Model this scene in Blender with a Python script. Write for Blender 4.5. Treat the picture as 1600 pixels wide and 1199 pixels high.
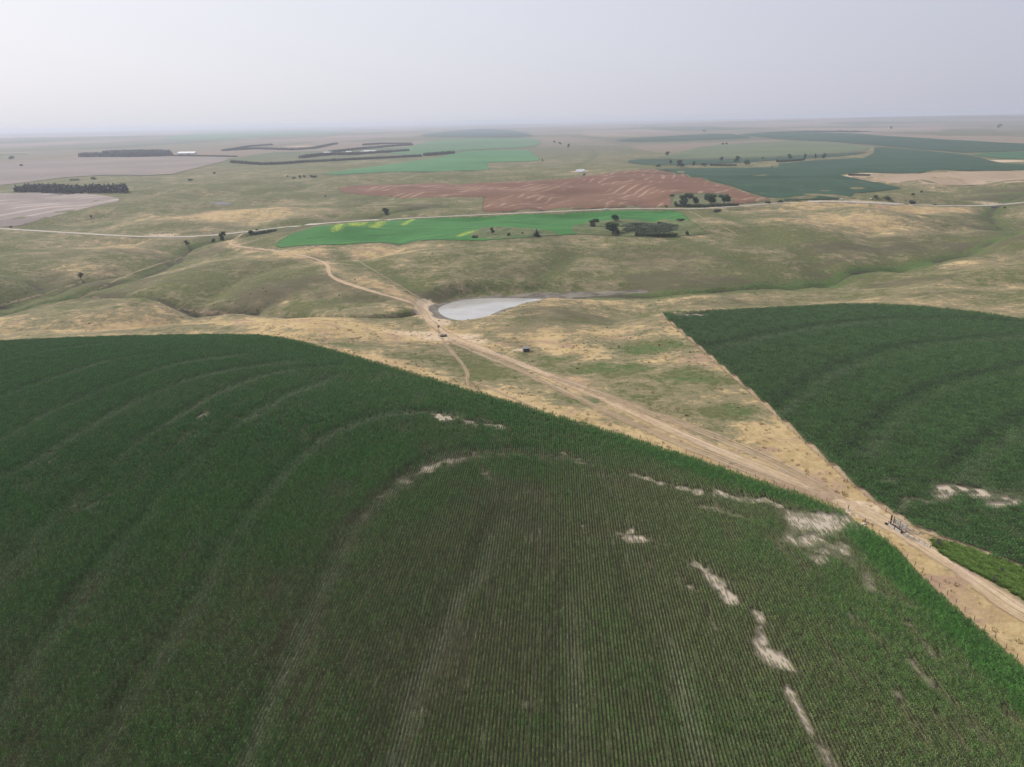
import bpy, math, random
import numpy as np
from mathutils import Vector, Matrix
from mathutils.geometry import delaunay_2d_cdt

for o in list(bpy.data.objects):
    bpy.data.objects.remove(o)
scene = bpy.context.scene
COL = scene.collection
random.seed(7)
RNG = np.random.default_rng(7)

# ------------------------------------------------------------------ camera, sky, sun, exposure
CAM_H = 110.0                       # the drone's height over the near field, metres
FOCAL_PX = 1111.0                   # 24 mm equivalent lens on a 1600 px wide frame
PITCH = math.radians(20.2)
ROLL = math.radians(1.0)
cr = np.array([1.0, 0, 0]); cu = np.array([0, math.sin(PITCH), math.cos(PITCH)]); cf = np.array([0, math.cos(PITCH), -math.sin(PITCH)])
RIGHT = math.cos(ROLL) * cr - math.sin(ROLL) * cu
UP = math.cos(ROLL) * cu + math.sin(ROLL) * cr
cam_d = bpy.data.cameras.new('camera')
cam = bpy.data.objects.new('camera', cam_d); COL.objects.link(cam)
cam_d.sensor_width = 36.0
cam_d.lens = 36.0 * FOCAL_PX / 1600.0
cam_d.clip_start = 1.0
cam_d.clip_end = 200000.0
cam.matrix_world = Matrix(((RIGHT[0], UP[0], -cf[0], 0), (RIGHT[1], UP[1], -cf[1], 0), (RIGHT[2], UP[2], -cf[2], CAM_H), (0, 0, 0, 1)))
scene.camera = cam

SUN_EL = math.radians(40)
SUN_AZ = math.radians(-52)          # measured from +Y (view direction) towards +X
sun_dir = Vector((math.sin(SUN_AZ) * math.cos(SUN_EL), math.cos(SUN_AZ) * math.cos(SUN_EL), math.sin(SUN_EL)))
world = bpy.data.worlds.new('World'); scene.world = world; world.use_nodes = True
wn = world.node_tree.nodes; wl = world.node_tree.links
for n in list(wn): wn.remove(n)
w_out = wn.new('ShaderNodeOutputWorld')
sky = wn.new('ShaderNodeTexSky'); sky.sky_type = 'NISHITA'; sky.sun_disc = False
sky.sun_elevation = SUN_EL; sky.sun_rotation = SUN_AZ
sky.air_density = 0.8; sky.dust_density = 6.0; sky.ozone_density = 1.5; sky.altitude = 600
bg = wn.new('ShaderNodeBackground'); bg.inputs['Strength'].default_value = 0.07
wl.new(sky.outputs[0], bg.inputs[0])
# smoke veil: an even pale lavender layer, brighter towards the sun as thick smoke scatters forward
tc = wn.new('ShaderNodeTexCoord')
dot = wn.new('ShaderNodeVectorMath'); dot.operation = 'DOT_PRODUCT'; dot.inputs[1].default_value = sun_dir
wl.new(tc.outputs['Generated'], dot.inputs[0])
mr = wn.new('ShaderNodeMapRange'); mr.inputs[1].default_value = -0.4; mr.inputs[2].default_value = 1.0; mr.interpolation_type = 'SMOOTHSTEP'
wl.new(dot.outputs['Value'], mr.inputs[0])
vm = wn.new('ShaderNodeMix'); vm.data_type = 'RGBA'
vm.inputs[6].default_value = (0.44, 0.445, 0.545, 1); vm.inputs[7].default_value = (0.76, 0.77, 0.83, 1)
wl.new(mr.outputs[0], vm.inputs[0])
veil = wn.new('ShaderNodeBackground'); veil.inputs['Strength'].default_value = 1.0
wl.new(vm.outputs[2], veil.inputs[0])
ms = wn.new('ShaderNodeMixShader'); ms.inputs[0].default_value = 0.78
wl.new(bg.outputs[0], ms.inputs[1]); wl.new(veil.outputs[0], ms.inputs[2]); wl.new(ms.outputs[0], w_out.inputs[0])

sun_d = bpy.data.lights.new('sun', 'SUN'); sun_d.energy = 3.1; sun_d.angle = math.radians(3); sun_d.color = (1.0, 0.93, 0.83)
sun = bpy.data.objects.new('sun', sun_d); COL.objects.link(sun)
sun.rotation_euler = sun_dir.to_track_quat('Z', 'Y').to_euler()
sun.location = (0, 0, 300)

vs = scene.view_settings
vs.view_transform = 'Standard'; vs.look = 'None'; vs.gamma = 1.0; vs.use_curve_mapping = False
vs.exposure = 0.30
scene.cycles.use_denoising = True
scene.cycles.max_bounces = 5; scene.cycles.diffuse_bounces = 2; scene.cycles.glossy_bounces = 2
scene.cycles.volume_bounces = 1; scene.cycles.transparent_max_bounces = 6
scene.cycles.use_fast_gi = False

# ------------------------------------------------------------------ helpers: objects
def tag(o, label=None, cat=None, group=None, kind=None):
    if label: o['label'] = label
    if cat: o['category'] = cat
    if group: o['group'] = group
    if kind: o['kind'] = kind
    return o

def mesh_np(name, V, F, smooth=False):
    """V (n,3); F list of faces or (m,k) array."""
    me = bpy.data.meshes.new(name)
    V = np.asarray(V, dtype=np.float32)
    if isinstance(F, np.ndarray):
        m, k = F.shape
        me.vertices.add(len(V)); me.vertices.foreach_set('co', V.ravel())
        me.loops.add(m * k); me.loops.foreach_set('vertex_index', F.astype(np.int32).ravel())
        me.polygons.add(m); me.polygons.foreach_set('loop_start', np.arange(0, m * k, k, dtype=np.int32))
        me.polygons.foreach_set('loop_total', np.full(m, k, dtype=np.int32))
        me.update(calc_edges=True)
    else:
        me.from_pydata(V.tolist(), [], F); me.update()
    if smooth:
        me.polygons.foreach_set('use_smooth', np.ones(len(me.polygons), dtype=bool))
    return me

def obj(name, me, m=None, parent=None, loc=None):
    o = bpy.data.objects.new(name, me); COL.objects.link(o)
    if m is not None and not len(me.materials): me.materials.append(m)
    if parent is not None: o.parent = parent
    if loc is not None: o.location = loc
    return o

def empty(name, loc=(0, 0, 0), rz=0.0):
    o = bpy.data.objects.new(name, None); COL.objects.link(o)
    o.location = loc; o.rotation_euler = (0, 0, rz); o.empty_display_size = 0.5
    return o

def attr_f(me, name, vals, domain='POINT'):
    a = me.attributes.new(name, 'FLOAT', domain); a.data.foreach_set('value', np.asarray(vals, dtype=np.float32))

class MB:
    """collects boxes, bars and tubes into one mesh"""
    def __init__(s): s.v = []; s.f = []
    def add(s, V, F):
        b = len(s.v); s.v += [tuple(p) for p in V]; s.f += [tuple(i + b for i in f) for f in F]; return s
    def box(s, c, d, rz=0.0, taper=1.0, tilt=None):
        x, y, z = d[0] / 2, d[1] / 2, d[2] / 2
        P = [(-x, -y, -z), (x, -y, -z), (x, y, -z), (-x, y, -z), (-x * taper, -y * taper, z), (x * taper, -y * taper, z), (x * taper, y * taper, z), (-x * taper, y * taper, z)]
        M = Matrix.Translation(c) @ Matrix.Rotation(rz, 4, 'Z')
        if tilt: M = M @ Matrix.Rotation(tilt[0], 4, tilt[1])
        return s.add([M @ Vector(p) for p in P], [(0, 3, 2, 1), (4, 5, 6, 7), (0, 1, 5, 4), (1, 2, 6, 5), (2, 3, 7, 6), (3, 0, 4, 7)])
    def tube(s, pts, rad, n=6, cap=True):
        pts = [Vector(p) for p in pts]; rs = rad if isinstance(rad, (list, tuple)) else [rad] * len(pts)
        V = []; F = []
        for i, p in enumerate(pts):
            d = (pts[min(i + 1, len(pts) - 1)] - pts[max(i - 1, 0)])
            d = d.normalized() if d.length > 1e-9 else Vector((0, 0, 1))
            a = d.orthogonal().normalized(); b = d.cross(a)
            for k in range(n):
                t = 2 * math.pi * k / n; V.append(p + (a * math.cos(t) + b * math.sin(t)) * rs[i])
        for i in range(len(pts) - 1):
            for k in range(n):
                F.append((i * n + k, i * n + (k + 1) % n, (i + 1) * n + (k + 1) % n, (i + 1) * n + k))
        if cap: F.append(tuple(range(n - 1, -1, -1))); F.append(tuple(range((len(pts) - 1) * n, len(pts) * n)))
        return s.add(V, F)
    def lathe(s, prof, c=(0, 0, 0), n=16):
        V = []; F = []
        for (r, z) in prof:
            for k in range(n):
                t = 2 * math.pi * k / n; V.append((c[0] + r * math.cos(t), c[1] + r * math.sin(t), c[2] + z))
        for i in range(len(prof) - 1):
            for k in range(n):
                F.append((i * n + k, i * n + (k + 1) % n, (i + 1) * n + (k + 1) % n, (i + 1) * n + k))
        return s.add(V, F)
    def mesh(s, name, smooth=False): return mesh_np(name, s.v, s.f, smooth)
    def build(s, name, m, parent=None, smooth=False): return obj(name, s.mesh(name, smooth), m, parent)

# ------------------------------------------------------------------ helpers: materials
class NT:
    def __init__(s, name):
        s.m = bpy.data.materials.new(name); s.m.use_nodes = True
        s.t = s.m.node_tree; s.t.nodes.clear(); s.out = s.t.nodes.new('ShaderNodeOutputMaterial')
    def n(s, typ, **kw):
        x = s.t.nodes.new(typ)
        for k, v in kw.items(): setattr(x, k, v)
        return x
    def put(s, sock, v):
        if v is None: return
        if isinstance(v, bpy.types.NodeSocket): s.t.links.new(v, sock)
        elif isinstance(v, (tuple, list)):
            sock.default_value = tuple(v) + ((1.0,) if len(v) == 3 and len(sock.default_value) == 4 else ())
        else: sock.default_value = v
    def math(s, op, a, b=None, c=None, clamp=False):
        x = s.n('ShaderNodeMath', operation=op, use_clamp=clamp); s.put(x.inputs[0], a)
        if b is not None: s.put(x.inputs[1], b)
        if c is not None: s.put(x.inputs[2], c)
        return x.outputs[0]
    def mix(s, f, a, b, blend='MIX'):
        x = s.n('ShaderNodeMix', data_type='RGBA', blend_type=blend); s.put(x.inputs[0], f); s.put(x.inputs[6], a); s.put(x.inputs[7], b); return x.outputs[2]
    def rng(s, v, a, b, c=0.0, d=1.0, smooth=True):
        x = s.n('ShaderNodeMapRange', interpolation_type='SMOOTHSTEP' if smooth else 'LINEAR')
        s.put(x.inputs[0], v)
        for i, k in enumerate((a, b, c, d)): s.put(x.inputs[i + 1], k)
        return x.outputs[0]
    def pos(s, scale=None):
        g = s.n('ShaderNodeNewGeometry').outputs['Position']
        if scale is None: return g
        x = s.n('ShaderNodeMapping'); s.put(x.inputs['Vector'], g); x.inputs['Scale'].default_value = scale; return x.outputs[0]
    def noise(s, scale, detail=3, rough=0.55, vec=None, dist=0.0):
        x = s.n('ShaderNodeTexNoise'); s.put(x.inputs['Vector'], vec if vec is not None else s.pos())
        s.put(x.inputs['Scale'], scale); x.inputs['Detail'].default_value = detail; x.inputs['Roughness'].default_value = rough; x.inputs['Distortion'].default_value = dist
        return x.outputs[0]
    def attr(s, name, kind='GEOMETRY'):
        x = s.n('ShaderNodeAttribute', attribute_name=name, attribute_type=kind); return x.outputs['Fac']
    def surf(s, color, rough=0.9, spec=0.2, bump=None, bstr=0.3, bdist=1.0, trans=None):
        p = s.n('ShaderNodeBsdfPrincipled'); s.put(p.inputs['Base Color'], color); s.put(p.inputs['Roughness'], rough); s.put(p.inputs['Specular IOR Level'], spec)
        if bump is not None:
            b = s.n('ShaderNodeBump'); s.put(b.inputs['Height'], bump); b.inputs['Strength'].default_value = bstr; b.inputs['Distance'].default_value = bdist
            s.t.links.new(b.outputs[0], p.inputs['Normal'])
        sh = p.outputs[0]
        if trans:
            tr = s.n('ShaderNodeBsdfTranslucent'); s.put(tr.inputs[0], color)
            mx = s.n('ShaderNodeMixShader'); mx.inputs[0].default_value = trans
            s.t.links.new(sh, mx.inputs[1]); s.t.links.new(tr.outputs[0], mx.inputs[2]); sh = mx.outputs[0]
        s.t.links.new(sh, s.out.inputs[0]); s.sh = sh
        return s.m
    def alpha(s, fac):
        tr = s.n('ShaderNodeBsdfTransparent'); mx = s.n('ShaderNodeMixShader'); s.put(mx.inputs[0], fac)
        s.t.links.new(tr.outputs[0], mx.inputs[1]); s.t.links.new(s.sh, mx.inputs[2]); s.t.links.new(mx.outputs[0], s.out.inputs[0])
        return s.m

def plain(name, col, rough=0.8, spec=0.3, var=0.12, scale=3.0, metal=0.0):
    t = NT(name); nz = t.noise(scale, 3)
    c = t.mix(t.rng(nz, 0.3, 0.7), tuple(x * (1 - var) for x in col), tuple(min(1, x * (1 + var)) for x in col))
    m = t.surf(c, rough, spec)
    if metal:
        for x in t.t.nodes:
            if x.type == 'BSDF_PRINCIPLED': x.inputs['Metallic'].default_value = metal
    return m

# ------------------------------------------------------------------ terrain heights
def vnoise(x, y, wl_, seed):
    r = np.random.default_rng(seed); T = r.random((128, 128)) * 2 - 1
    u = x / wl_ + r.random() * 50; v = y / wl_ + r.random() * 50
    i = np.floor(u).astype(int); j = np.floor(v).astype(int); fu = u - i; fv = v - j
    fu = fu * fu * fu * (fu * (fu * 6 - 15) + 10); fv = fv * fv * fv * (fv * (fv * 6 - 15) + 10)
    a = T[i % 128, j % 128]; b = T[(i + 1) % 128, j % 128]; c = T[i % 128, (j + 1) % 128]; d = T[(i + 1) % 128, (j + 1) % 128]
    return (a * (1 - fu) + b * fu) * (1 - fv) + (c * (1 - fu) + d * fu) * fv

def sstep(x, a, b):
    t = np.clip((x - a) / (b - a), 0, 1); return t * t * (3 - 2 * t)

def rays(P):
    P = np.atleast_2d(np.asarray(P, float))
    return cf[None] + RIGHT[None] * ((P[:, 0] - 800) / FOCAL_PX)[:, None] + UP[None] * ((599.5 - P[:, 1]) / FOCAL_PX)[:, None]

def on_level(P, z):
    d = rays(P); t = (z - CAM_H) / d[:, 2]; return d[:, :2] * t[:, None]

# surveyed spot heights: sight line (column, row) of the survey photo and height of the ground there
SPOTS = np.array([
 (0,1199,0),(800,1199,0),(1600,1199,-1),(400,900,1),(800,900,0),(1200,900,-1),(1500,1000,-2),(0,850,0),(800,700,-1),(200,650,1),(500,650,0.5),
 (0,560,-3),(300,540,-3),(430,527,-4),(700,602,-5),(1000,690,-5),(1320,802,-4),(1400,830,-4),(1600,960,-3),(1600,700,-3),(1300,560,-6),(1040,492,-10),
 (1600,500,-9),(1200,620,-6),(690,512,-16),(780,485,-20),(400,494,-25),(150,462,-26),(0,492,-27),(290,385,-20),(960,458,-18),
 (1180,442,-17),(1340,415,-15),(1490,395,-13),(1555,325,-10),(560,440,-14),(600,400,-5),(700,400,-5),(900,400,-6),(1000,380,-4),(1150,400,-8),
 (1300,350,-1),(1400,340,-1),(1350,395,-11),(820,440,-13),(450,420,-9),(300,430,-15),(200,440,-20),(1450,440,-9),(1600,430,-7),(1600,380,-9),
 (1050,470,-14),(900,520,-12),(800,545,-12),(100,502,-21),(300,505,-20),(550,515,-14),(60,440,-18),(0,420,-10),(150,395,-11),
 (0,358,-14),(120,365,-14),(250,371,-16),(400,362,-12),(560,346,-7),(850,332,-4),(1060,326,-3),(1300,315,-3),(1480,322,-8),(1600,318,-8),
 (80,330,-10),(300,330,-10),(420,310,-9),(650,310,-7),(650,295,-3),(900,295,-2),(1000,270,3),(1130,292,0),(1300,290,-4),(1500,280,2),(1200,255,-3),
 (1100,240,0),(1500,240,3),(640,260,0),(700,240,4),(120,293,-4),(200,260,0),(300,240,3),(500,240,4),(900,250,-8),(900,228,-4),(1200,218,6),(1500,215,10),
 (500,220,8),(200,222,8),(700,215,8),(-300,400,-10),(-300,700,-2),(1900,400,-8),(1900,800,-2)], float)
def feat(x, y):
    r = np.maximum(np.hypot(x, y), 90.0); az = np.arctan2(x, y)
    az = np.clip(az, -1.2, 1.2)
    return np.stack([az * 2.6, np.log(np.minimum(r, 9000.0)) * 1.6], -1)
sxy = on_level(SPOTS[:, :2], 0) * ((SPOTS[:, 2] - CAM_H) / (0 - CAM_H))[:, None]
extra = np.array([(0, -200, 0), (-300, 0, 0), (300, 0, -2), (-6000, 7000, 6), (6000, 7000, 14), (0, 8000, 8)], float)
CXY = np.vstack([sxy, extra[:, :2]]); CZ = np.concatenate([SPOTS[:, 2], extra[:, 2]])
CF = feat(CXY[:, 0], CXY[:, 1])
def mq(d2): return np.sqrt(d2 + 0.02)
D2 = ((CF[:, None] - CF[None]) ** 2).sum(-1)
nC = len(CF); A = np.zeros((nC + 1, nC + 1)); A[:nC, :nC] = mq(D2) - 0.015 * np.eye(nC); A[:nC, nC] = 1; A[nC, :nC] = 1
W = np.linalg.solve(A, np.concatenate([CZ, [0]]))
def rbf(x, y):
    f = feat(x.ravel(), y.ravel()); out = np.full(len(f), W[nC])
    for k in range(nC):
        out += W[k] * np.sqrt((f[:, 0] - CF[k, 0]) ** 2 + (f[:, 1] - CF[k, 1]) ** 2 + 0.02)
    return out.reshape(x.shape)

NX, NY = 800, 860
ux = np.linspace(-1, 1, NX) * math.asinh(42000 / 150.0); GX = 150.0 * np.sinh(ux)
uy = np.linspace(-math.asinh(2350 / 190.0), math.asinh(43500 / 190.0), NY); GY = 350 + 190.0 * np.sinh(uy)
XX, YY = np.meshgrid(GX, GY)              # [j, i]
RR = np.hypot(XX, YY)
# radial basis evaluated on a coarser lattice where possible is not needed: 690k points x 100 centres
H = rbf(XX, YY)
far = sstep(RR, 6000, 11000)
big = 16 * vnoise(XX, YY, 5200, 3) + 9 * vnoise(XX, YY, 2400, 4) + 24 + 14 * sstep(XX / np.maximum(RR, 1), -0.2, 0.8) + 45 * sstep(XX / np.maximum(RR, 1), 0.0, 0.7) * sstep(RR, 7000, 16000)
H = H * (1 - far) + (big + 12 * sstep(RR, 9000, 30000)) * far

def grid_z(x, y, G=None):
    G = H if G is None else G
    x = np.asarray(x, float); y = np.asarray(y, float)
    i = np.clip(np.searchsorted(GX, x) - 1, 0, NX - 2); j = np.clip(np.searchsorted(GY, y) - 1, 0, NY - 2)
    fx = np.clip((x - GX[i]) / (GX[i + 1] - GX[i]), 0, 1); fy = np.clip((y - GY[j]) / (GY[j + 1] - GY[j]), 0, 1)
    return (G[j, i] * (1 - fx) + G[j, i + 1] * fx) * (1 - fy) + (G[j + 1, i] * (1 - fx) + G[j + 1, i + 1] * fx) * fy

def ground_at(P, G=None):
    """where sight lines of the survey photo meet the ground: (n,3)"""
    d = rays(P); n = len(d); t = np.full(n, 60.0); done = np.zeros(n, bool); prev = t.copy()
    for _ in range(620):
        x = d[:, 0] * t; y = d[:, 1] * t; z = CAM_H + d[:, 2] * t
        hit = z <= grid_z(x, y, G); done |= hit
        prev = np.where(done, prev, t); t = np.where(done, t, t * 1.012)
        if done.all(): break
    lo, hi = prev.copy(), t.copy()
    for _ in range(24):
        m = (lo + hi) / 2; z = CAM_H + d[:, 2] * m; below = z <= grid_z(d[:, 0] * m, d[:, 1] * m, G)
        hi = np.where(below, m, hi); lo = np.where(below, lo, m)
    x = d[:, 0] * hi; y = d[:, 1] * hi
    return np.stack([x, y, grid_z(x, y, G)], -1)

def g1(px, py): return ground_at([(px, py)])[0]

def densify(P, n=12, closed=False):
    P = [np.asarray(p, float) for p in P]; out = []
    m = len(P) if closed else len(P) - 1
    for i in range(m):
        a, b = P[i], P[(i + 1) % len(P)]
        for k in range(n): out.append(a + (b - a) * k / n)
    if not closed: out.append(P[-1])
    return np.array(out)

def chaikin(P, it=2, closed=False):
    P = np.asarray(P, float)
    for _ in range(it):
        Q = np.roll(P, -1, 0) if closed else P[1:]; A0 = P if closed else P[:-1]
        N = np.empty((len(A0) * 2, P.shape[1])); N[0::2] = A0 * .75 + Q * .25; N[1::2] = A0 * .25 + Q * .75
        if not closed: N = np.vstack([P[:1], N, P[-1:]])
        P = N
    return P

def dist_line(x, y, L, reach=None):
    """distance from points to polyline L (n,2); inf outside reach box"""
    shp = x.shape; x = x.ravel(); y = y.ravel(); out = np.full(x.shape, 1e9)
    if reach is not None:
        sel = np.nonzero((x > L[:, 0].min() - reach) & (x < L[:, 0].max() + reach) & (y > L[:, 1].min() - reach) & (y < L[:, 1].max() + reach))[0]
    else: sel = np.arange(len(x))
    if len(sel):
        xs, ys = x[sel], y[sel]; best = np.full(len(sel), 1e18)
        for a, b in zip(L[:-1], L[1:]):
            dx, dy = b[0] - a[0], b[1] - a[1]; q = dx * dx + dy * dy + 1e-12
            t = np.clip(((xs - a[0]) * dx + (ys - a[1]) * dy) / q, 0, 1)
            best = np.minimum(best, (xs - a[0] - t * dx) ** 2 + (ys - a[1] - t * dy) ** 2)
        out[sel] = np.sqrt(best)
    return out.reshape(shp)

def in_poly(x, y, P):
    x = np.asarray(x); shp = x.shape; x = x.ravel(); y = np.asarray(y).ravel(); res = np.zeros(len(x), bool)
    sel = np.nonzero((x >= P[:, 0].min()) & (x <= P[:, 0].max()) & (y >= P[:, 1].min()) & (y <= P[:, 1].max()))[0]
    xs, ys = x[sel], y[sel]; r = np.zeros(len(sel), bool); n = len(P)
    for i in range(n):
        x1, y1 = P[i]; x2, y2 = P[(i + 1) % n]
        if y1 == y2: continue
        c = ((y1 > ys) != (y2 > ys)) & (xs < (x2 - x1) * (ys - y1) / (y2 - y1) + x1); r ^= c
    res[sel] = r; return res.reshape(shp)

def closed_line(P): return np.vstack([P, P[:1]])

# survey lines (column, row of the survey photo)
NEAR_EDGE = [(-420,575),(-200,550),(-50,539),(0,535),(100,530),(200,527),(330,525),(390,525.5),(430,528),(470,536),(520,549),(600,572),(700,602),(760,620),(850,645),(950,676),(1050,708),(1150,742),(1250,776),(1322,800),(1330,812),(1375,842),(1400,862),(1440,908),(1500,962),(1560,1014),(1600,1050),(1700,1150)]
RIGHT_EDGE = [(1032,491),(1070,523),(1120,566),(1180,618),(1250,682),(1310,735),(1360,780),(1394,802),(1440,830),(1520,858),(1600,890),(1800,960)]
RIGHT_TOP = [(1032,491),(1120,487),(1250,480),(1330,476),(1400,478),(1480,484),(1560,494),(1600,502),(1700,516),(2100,560)]
CREEK_R = [(900,461),(960,458),(1040,454),(1110,449),(1180,442),(1240,437),(1290,431),(1340,417),(1400,409),(1445,403),(1490,394),(1530,383),(1570,372),(1592,362),(1575,352),(1555,341),(1540,333),(1555,325),(1570,316),(1620,300)]
DRAW_A = [(1290,431),(1285,415),(1250,395),(1200,372),(1160,352),(1120,335),(1095,325),(1080,318)]
DRAW_B = [(1240,437),(1180,415),(1120,395),(1060,376),(1010,368)]
CREEK_L = [(-120,500),(0,484),(60,470),(120,458),(180,440),(230,420),(265,402),(290,388),(330,380),(380,371),(430,361),(520,345),(700,325)]
CREEK_L2 = [(-120,475),(0,470),(60,455),(120,437),(180,425)]
GULLY = [(655,492),(620,499),(560,501),(500,500),(430,494),(370,488),(300,482),(250,474),(200,468),(150,462),(110,462)]
GULLY2 = [(400,490),(440,478),(520,476),(600,478)]
DRAW_C = [(700,478),(640,452),(590,425),(545,400),(520,385)]
DRAW_D = [(860,462),(850,440),(870,415),(900,395)]
DRAW_E = [(100,462),(60,440),(20,425),(-40,415)]
DRAW_F = [(900,262),(940,240),(915,228),(880,222)]
POND_Z = -20.6
POND = [(683,484),(690,478),(705,473),(722,469),(745,467),(780,466),(820,466),(850,468),(858,470),(845,473),(815,477),(790,482),(775,488),(762,495),(745,500),(725,502),(705,499),(690,493)]
MUD = [(671,484),(680,477),(700,470),(730,464),(780,462),(830,461),(850,457),(880,459),(920,458),(960,457),(1010,455),(1010,459),(960,463),(910,468),(880,472),(840,476),(805,483),(785,491),(765,500),(740,506),(715,506),(690,502),(675,494)]
TRACK = [(1760,1040),(1680,1000),(1600,962),(1520,905),(1440,850),(1390,820),(1345,797),(1280,770),(1200,736),(1120,703),(1040,668),(960,631),(880,597),(810,567),(750,545),(705,527),(682,512),(668,500),(662,488),(655,478),(630,469),(590,458),(550,446),(525,437),(513,428),(514,416),(500,407),(470,399),(430,392),(395,388),(368,385),(358,381),(362,376),(372,371),(378,366)]
TRACK_B = [(1310,780),(1230,730),(1150,695),(1080,668),(1000,640),(930,612),(860,588)]
TRACK_C = [(1300,782),(1200,746),(1100,708),(1000,668),(900,622),(820,582),(740,548),(700,532)]
TRACK_S = [(690,528),(705,550),(722,568),(732,585),(728,600),(745,612),(790,628),(860,650),(960,682),(1060,714),(1180,755),(1280,785)]
ROAD = [(-260,345),(-120,351),(0,358),(120,365),(200,370),(260,371.5),(330,369),(400,361),(470,352.5),(560,346),(700,338.5),(850,332),(950,327.5),(1010,326),(1060,327),(1100,326.5),(1150,323),(1220,317.5),(1290,315),(1340,316),(1400,319.5),(1460,322),(1520,322.5),(1560,321),(1600,317),(1680,312),(1800,306)]

H0 = H.copy()
def px_line(P, it=2): return ground_at(chaikin(P, it), H0)[:, :2]
near_edge = px_line(NEAR_EDGE, 2)
near_poly = np.vstack([near_edge, [(170, 40), (-60, 40), (-360, 120)]])
right_poly = np.vstack([px_line(RIGHT_TOP, 1)[::-1], px_line(RIGHT_EDGE, 1)[1:], [(300, 120)]])
right_edge = px_line(RIGHT_EDGE, 1)
pond_poly = on_level(chaikin(POND, 2, True), POND_Z)
mud_poly = on_level(chaikin(MUD, 2, True), POND_Z + 0.3)
track_l = px_line(TRACK); road_l = px_line(ROAD)
creek_r = px_line(CREEK_R); creek_l = px_line(CREEK_L); gully = px_line(GULLY); gully2 = px_line(GULLY2)
draws = [px_line(P) for P in (DRAW_A, DRAW_B, DRAW_C, DRAW_D, DRAW_E, CREEK_L2, DRAW_F)]

d_near = dist_line(XX, YY, closed_line(near_poly), 120); i_near = in_poly(XX, YY, near_poly); sd_near = np.where(i_near, -d_near, d_near)
d_right = dist_line(XX, YY, closed_line(right_poly), 120); i_right = in_poly(XX, YY, right_poly); sd_right = np.where(i_right, -d_right, d_right)
d_road = dist_line(XX, YY, road_l, 90); d_track = dist_line(XX, YY, track_l, 60)
d_cr = dist_line(XX, YY, creek_r, 160); d_cl = dist_line(XX, YY, creek_l, 160); d_gu = dist_line(XX, YY, gully, 120); d_gu2 = dist_line(XX, YY, gully2, 80)
d_dr = [dist_line(XX, YY, L, 120) for L in draws]
wild = sstep(np.minimum(sd_near, sd_right), 2, 40) * sstep(d_road, 3, 25)
mid = sstep(RR, 300, 480) * (1 - sstep(RR, 1300, 2200))
rid = (1 - np.abs(vnoise(XX + 25 * vnoise(XX, YY, 120, 21), YY, 150, 11))) ** 2
H += wild * mid * (10.0 * (0.45 - rid) + 4.2 * vnoise(XX, YY, 70, 12) + 0.8 * vnoise(XX, YY, 24, 13))
H += wild * (0.22 * vnoise(XX, YY, 9, 14) + 0.12 * vnoise(XX, YY, 4.5, 15)) * (RR < 800)
H += wild * sstep(RR, 1300, 2200) * (1 - far) * (2.0 * vnoise(XX, YY, 420, 16) + 1.0 * vnoise(XX, YY, 170, 17))
H += i_near * 0.5 * sstep(-sd_near, 3, 40) * vnoise(XX, YY, 60, 18)
for d, w, dep in ((d_cr, 16, 2.5), (d_cl, 20, 3.0), (d_gu, 12, 2.2), (d_gu2, 7, 1.0)) + tuple((d, 14, 2.2) for d in d_dr):
    H -= dep * np.exp(-(d / w) ** 2)
# cut banks of the gully and creeks: a narrow steep slot that wanders
wob = 1.6 * vnoise(XX, YY, 18, 31)
for d, w, dep in ((d_gu, 4.2, 3.0), (d_cr, 3.4, 1.8), (d_cl, 4.6, 2.6), (d_gu2, 3.4, 2.0), (d_dr[5], 3.6, 1.8), (d_dr[4], 3.0, 1.2)):
    H -= 1.5 * dep * (1 - sstep(np.abs(d + wob), w * 0.6, w * 1.25)) * sstep(vnoise(XX, YY, 40, 32), -0.95, -0.35)
# pond basin and dam
sd_mud = dist_line(XX, YY, closed_line(mud_poly), 80); i_mud = in_poly(XX, YY, mud_poly); sd_mud = np.where(i_mud, -sd_mud, sd_mud)
i_pond = in_poly(XX, YY, pond_poly); sd_pond = dist_line(XX, YY, closed_line(pond_poly), 80); sd_pond = np.where(i_pond, -sd_pond, sd_pond)
shore = np.where(i_pond, POND_Z - np.minimum(1.2, 0.15 * -sd_pond), POND_Z + np.minimum(0.9, 0.07 * np.maximum(sd_pond, 0)))
k = 1 - sstep(sd_mud, -1.0, 16.0)
H = H * (1 - k) + shore * k
dam = ground_at(chaikin([(690,509),(674,501),(664,489),(660,477),(668,470)], 2), H0)[:, :2]
d_dam = dist_line(XX, YY, dam, 40)
H = np.maximum(H, np.where(d_dam < 14, POND_Z + 2.3 - np.maximum(0, d_dam - 3) * 0.4, -1e9))
# road bed and track cut slightly smoothed
kr = 1 - sstep(d_road, 7, 24); H = H * (1 - kr) + H0 * kr

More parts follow.
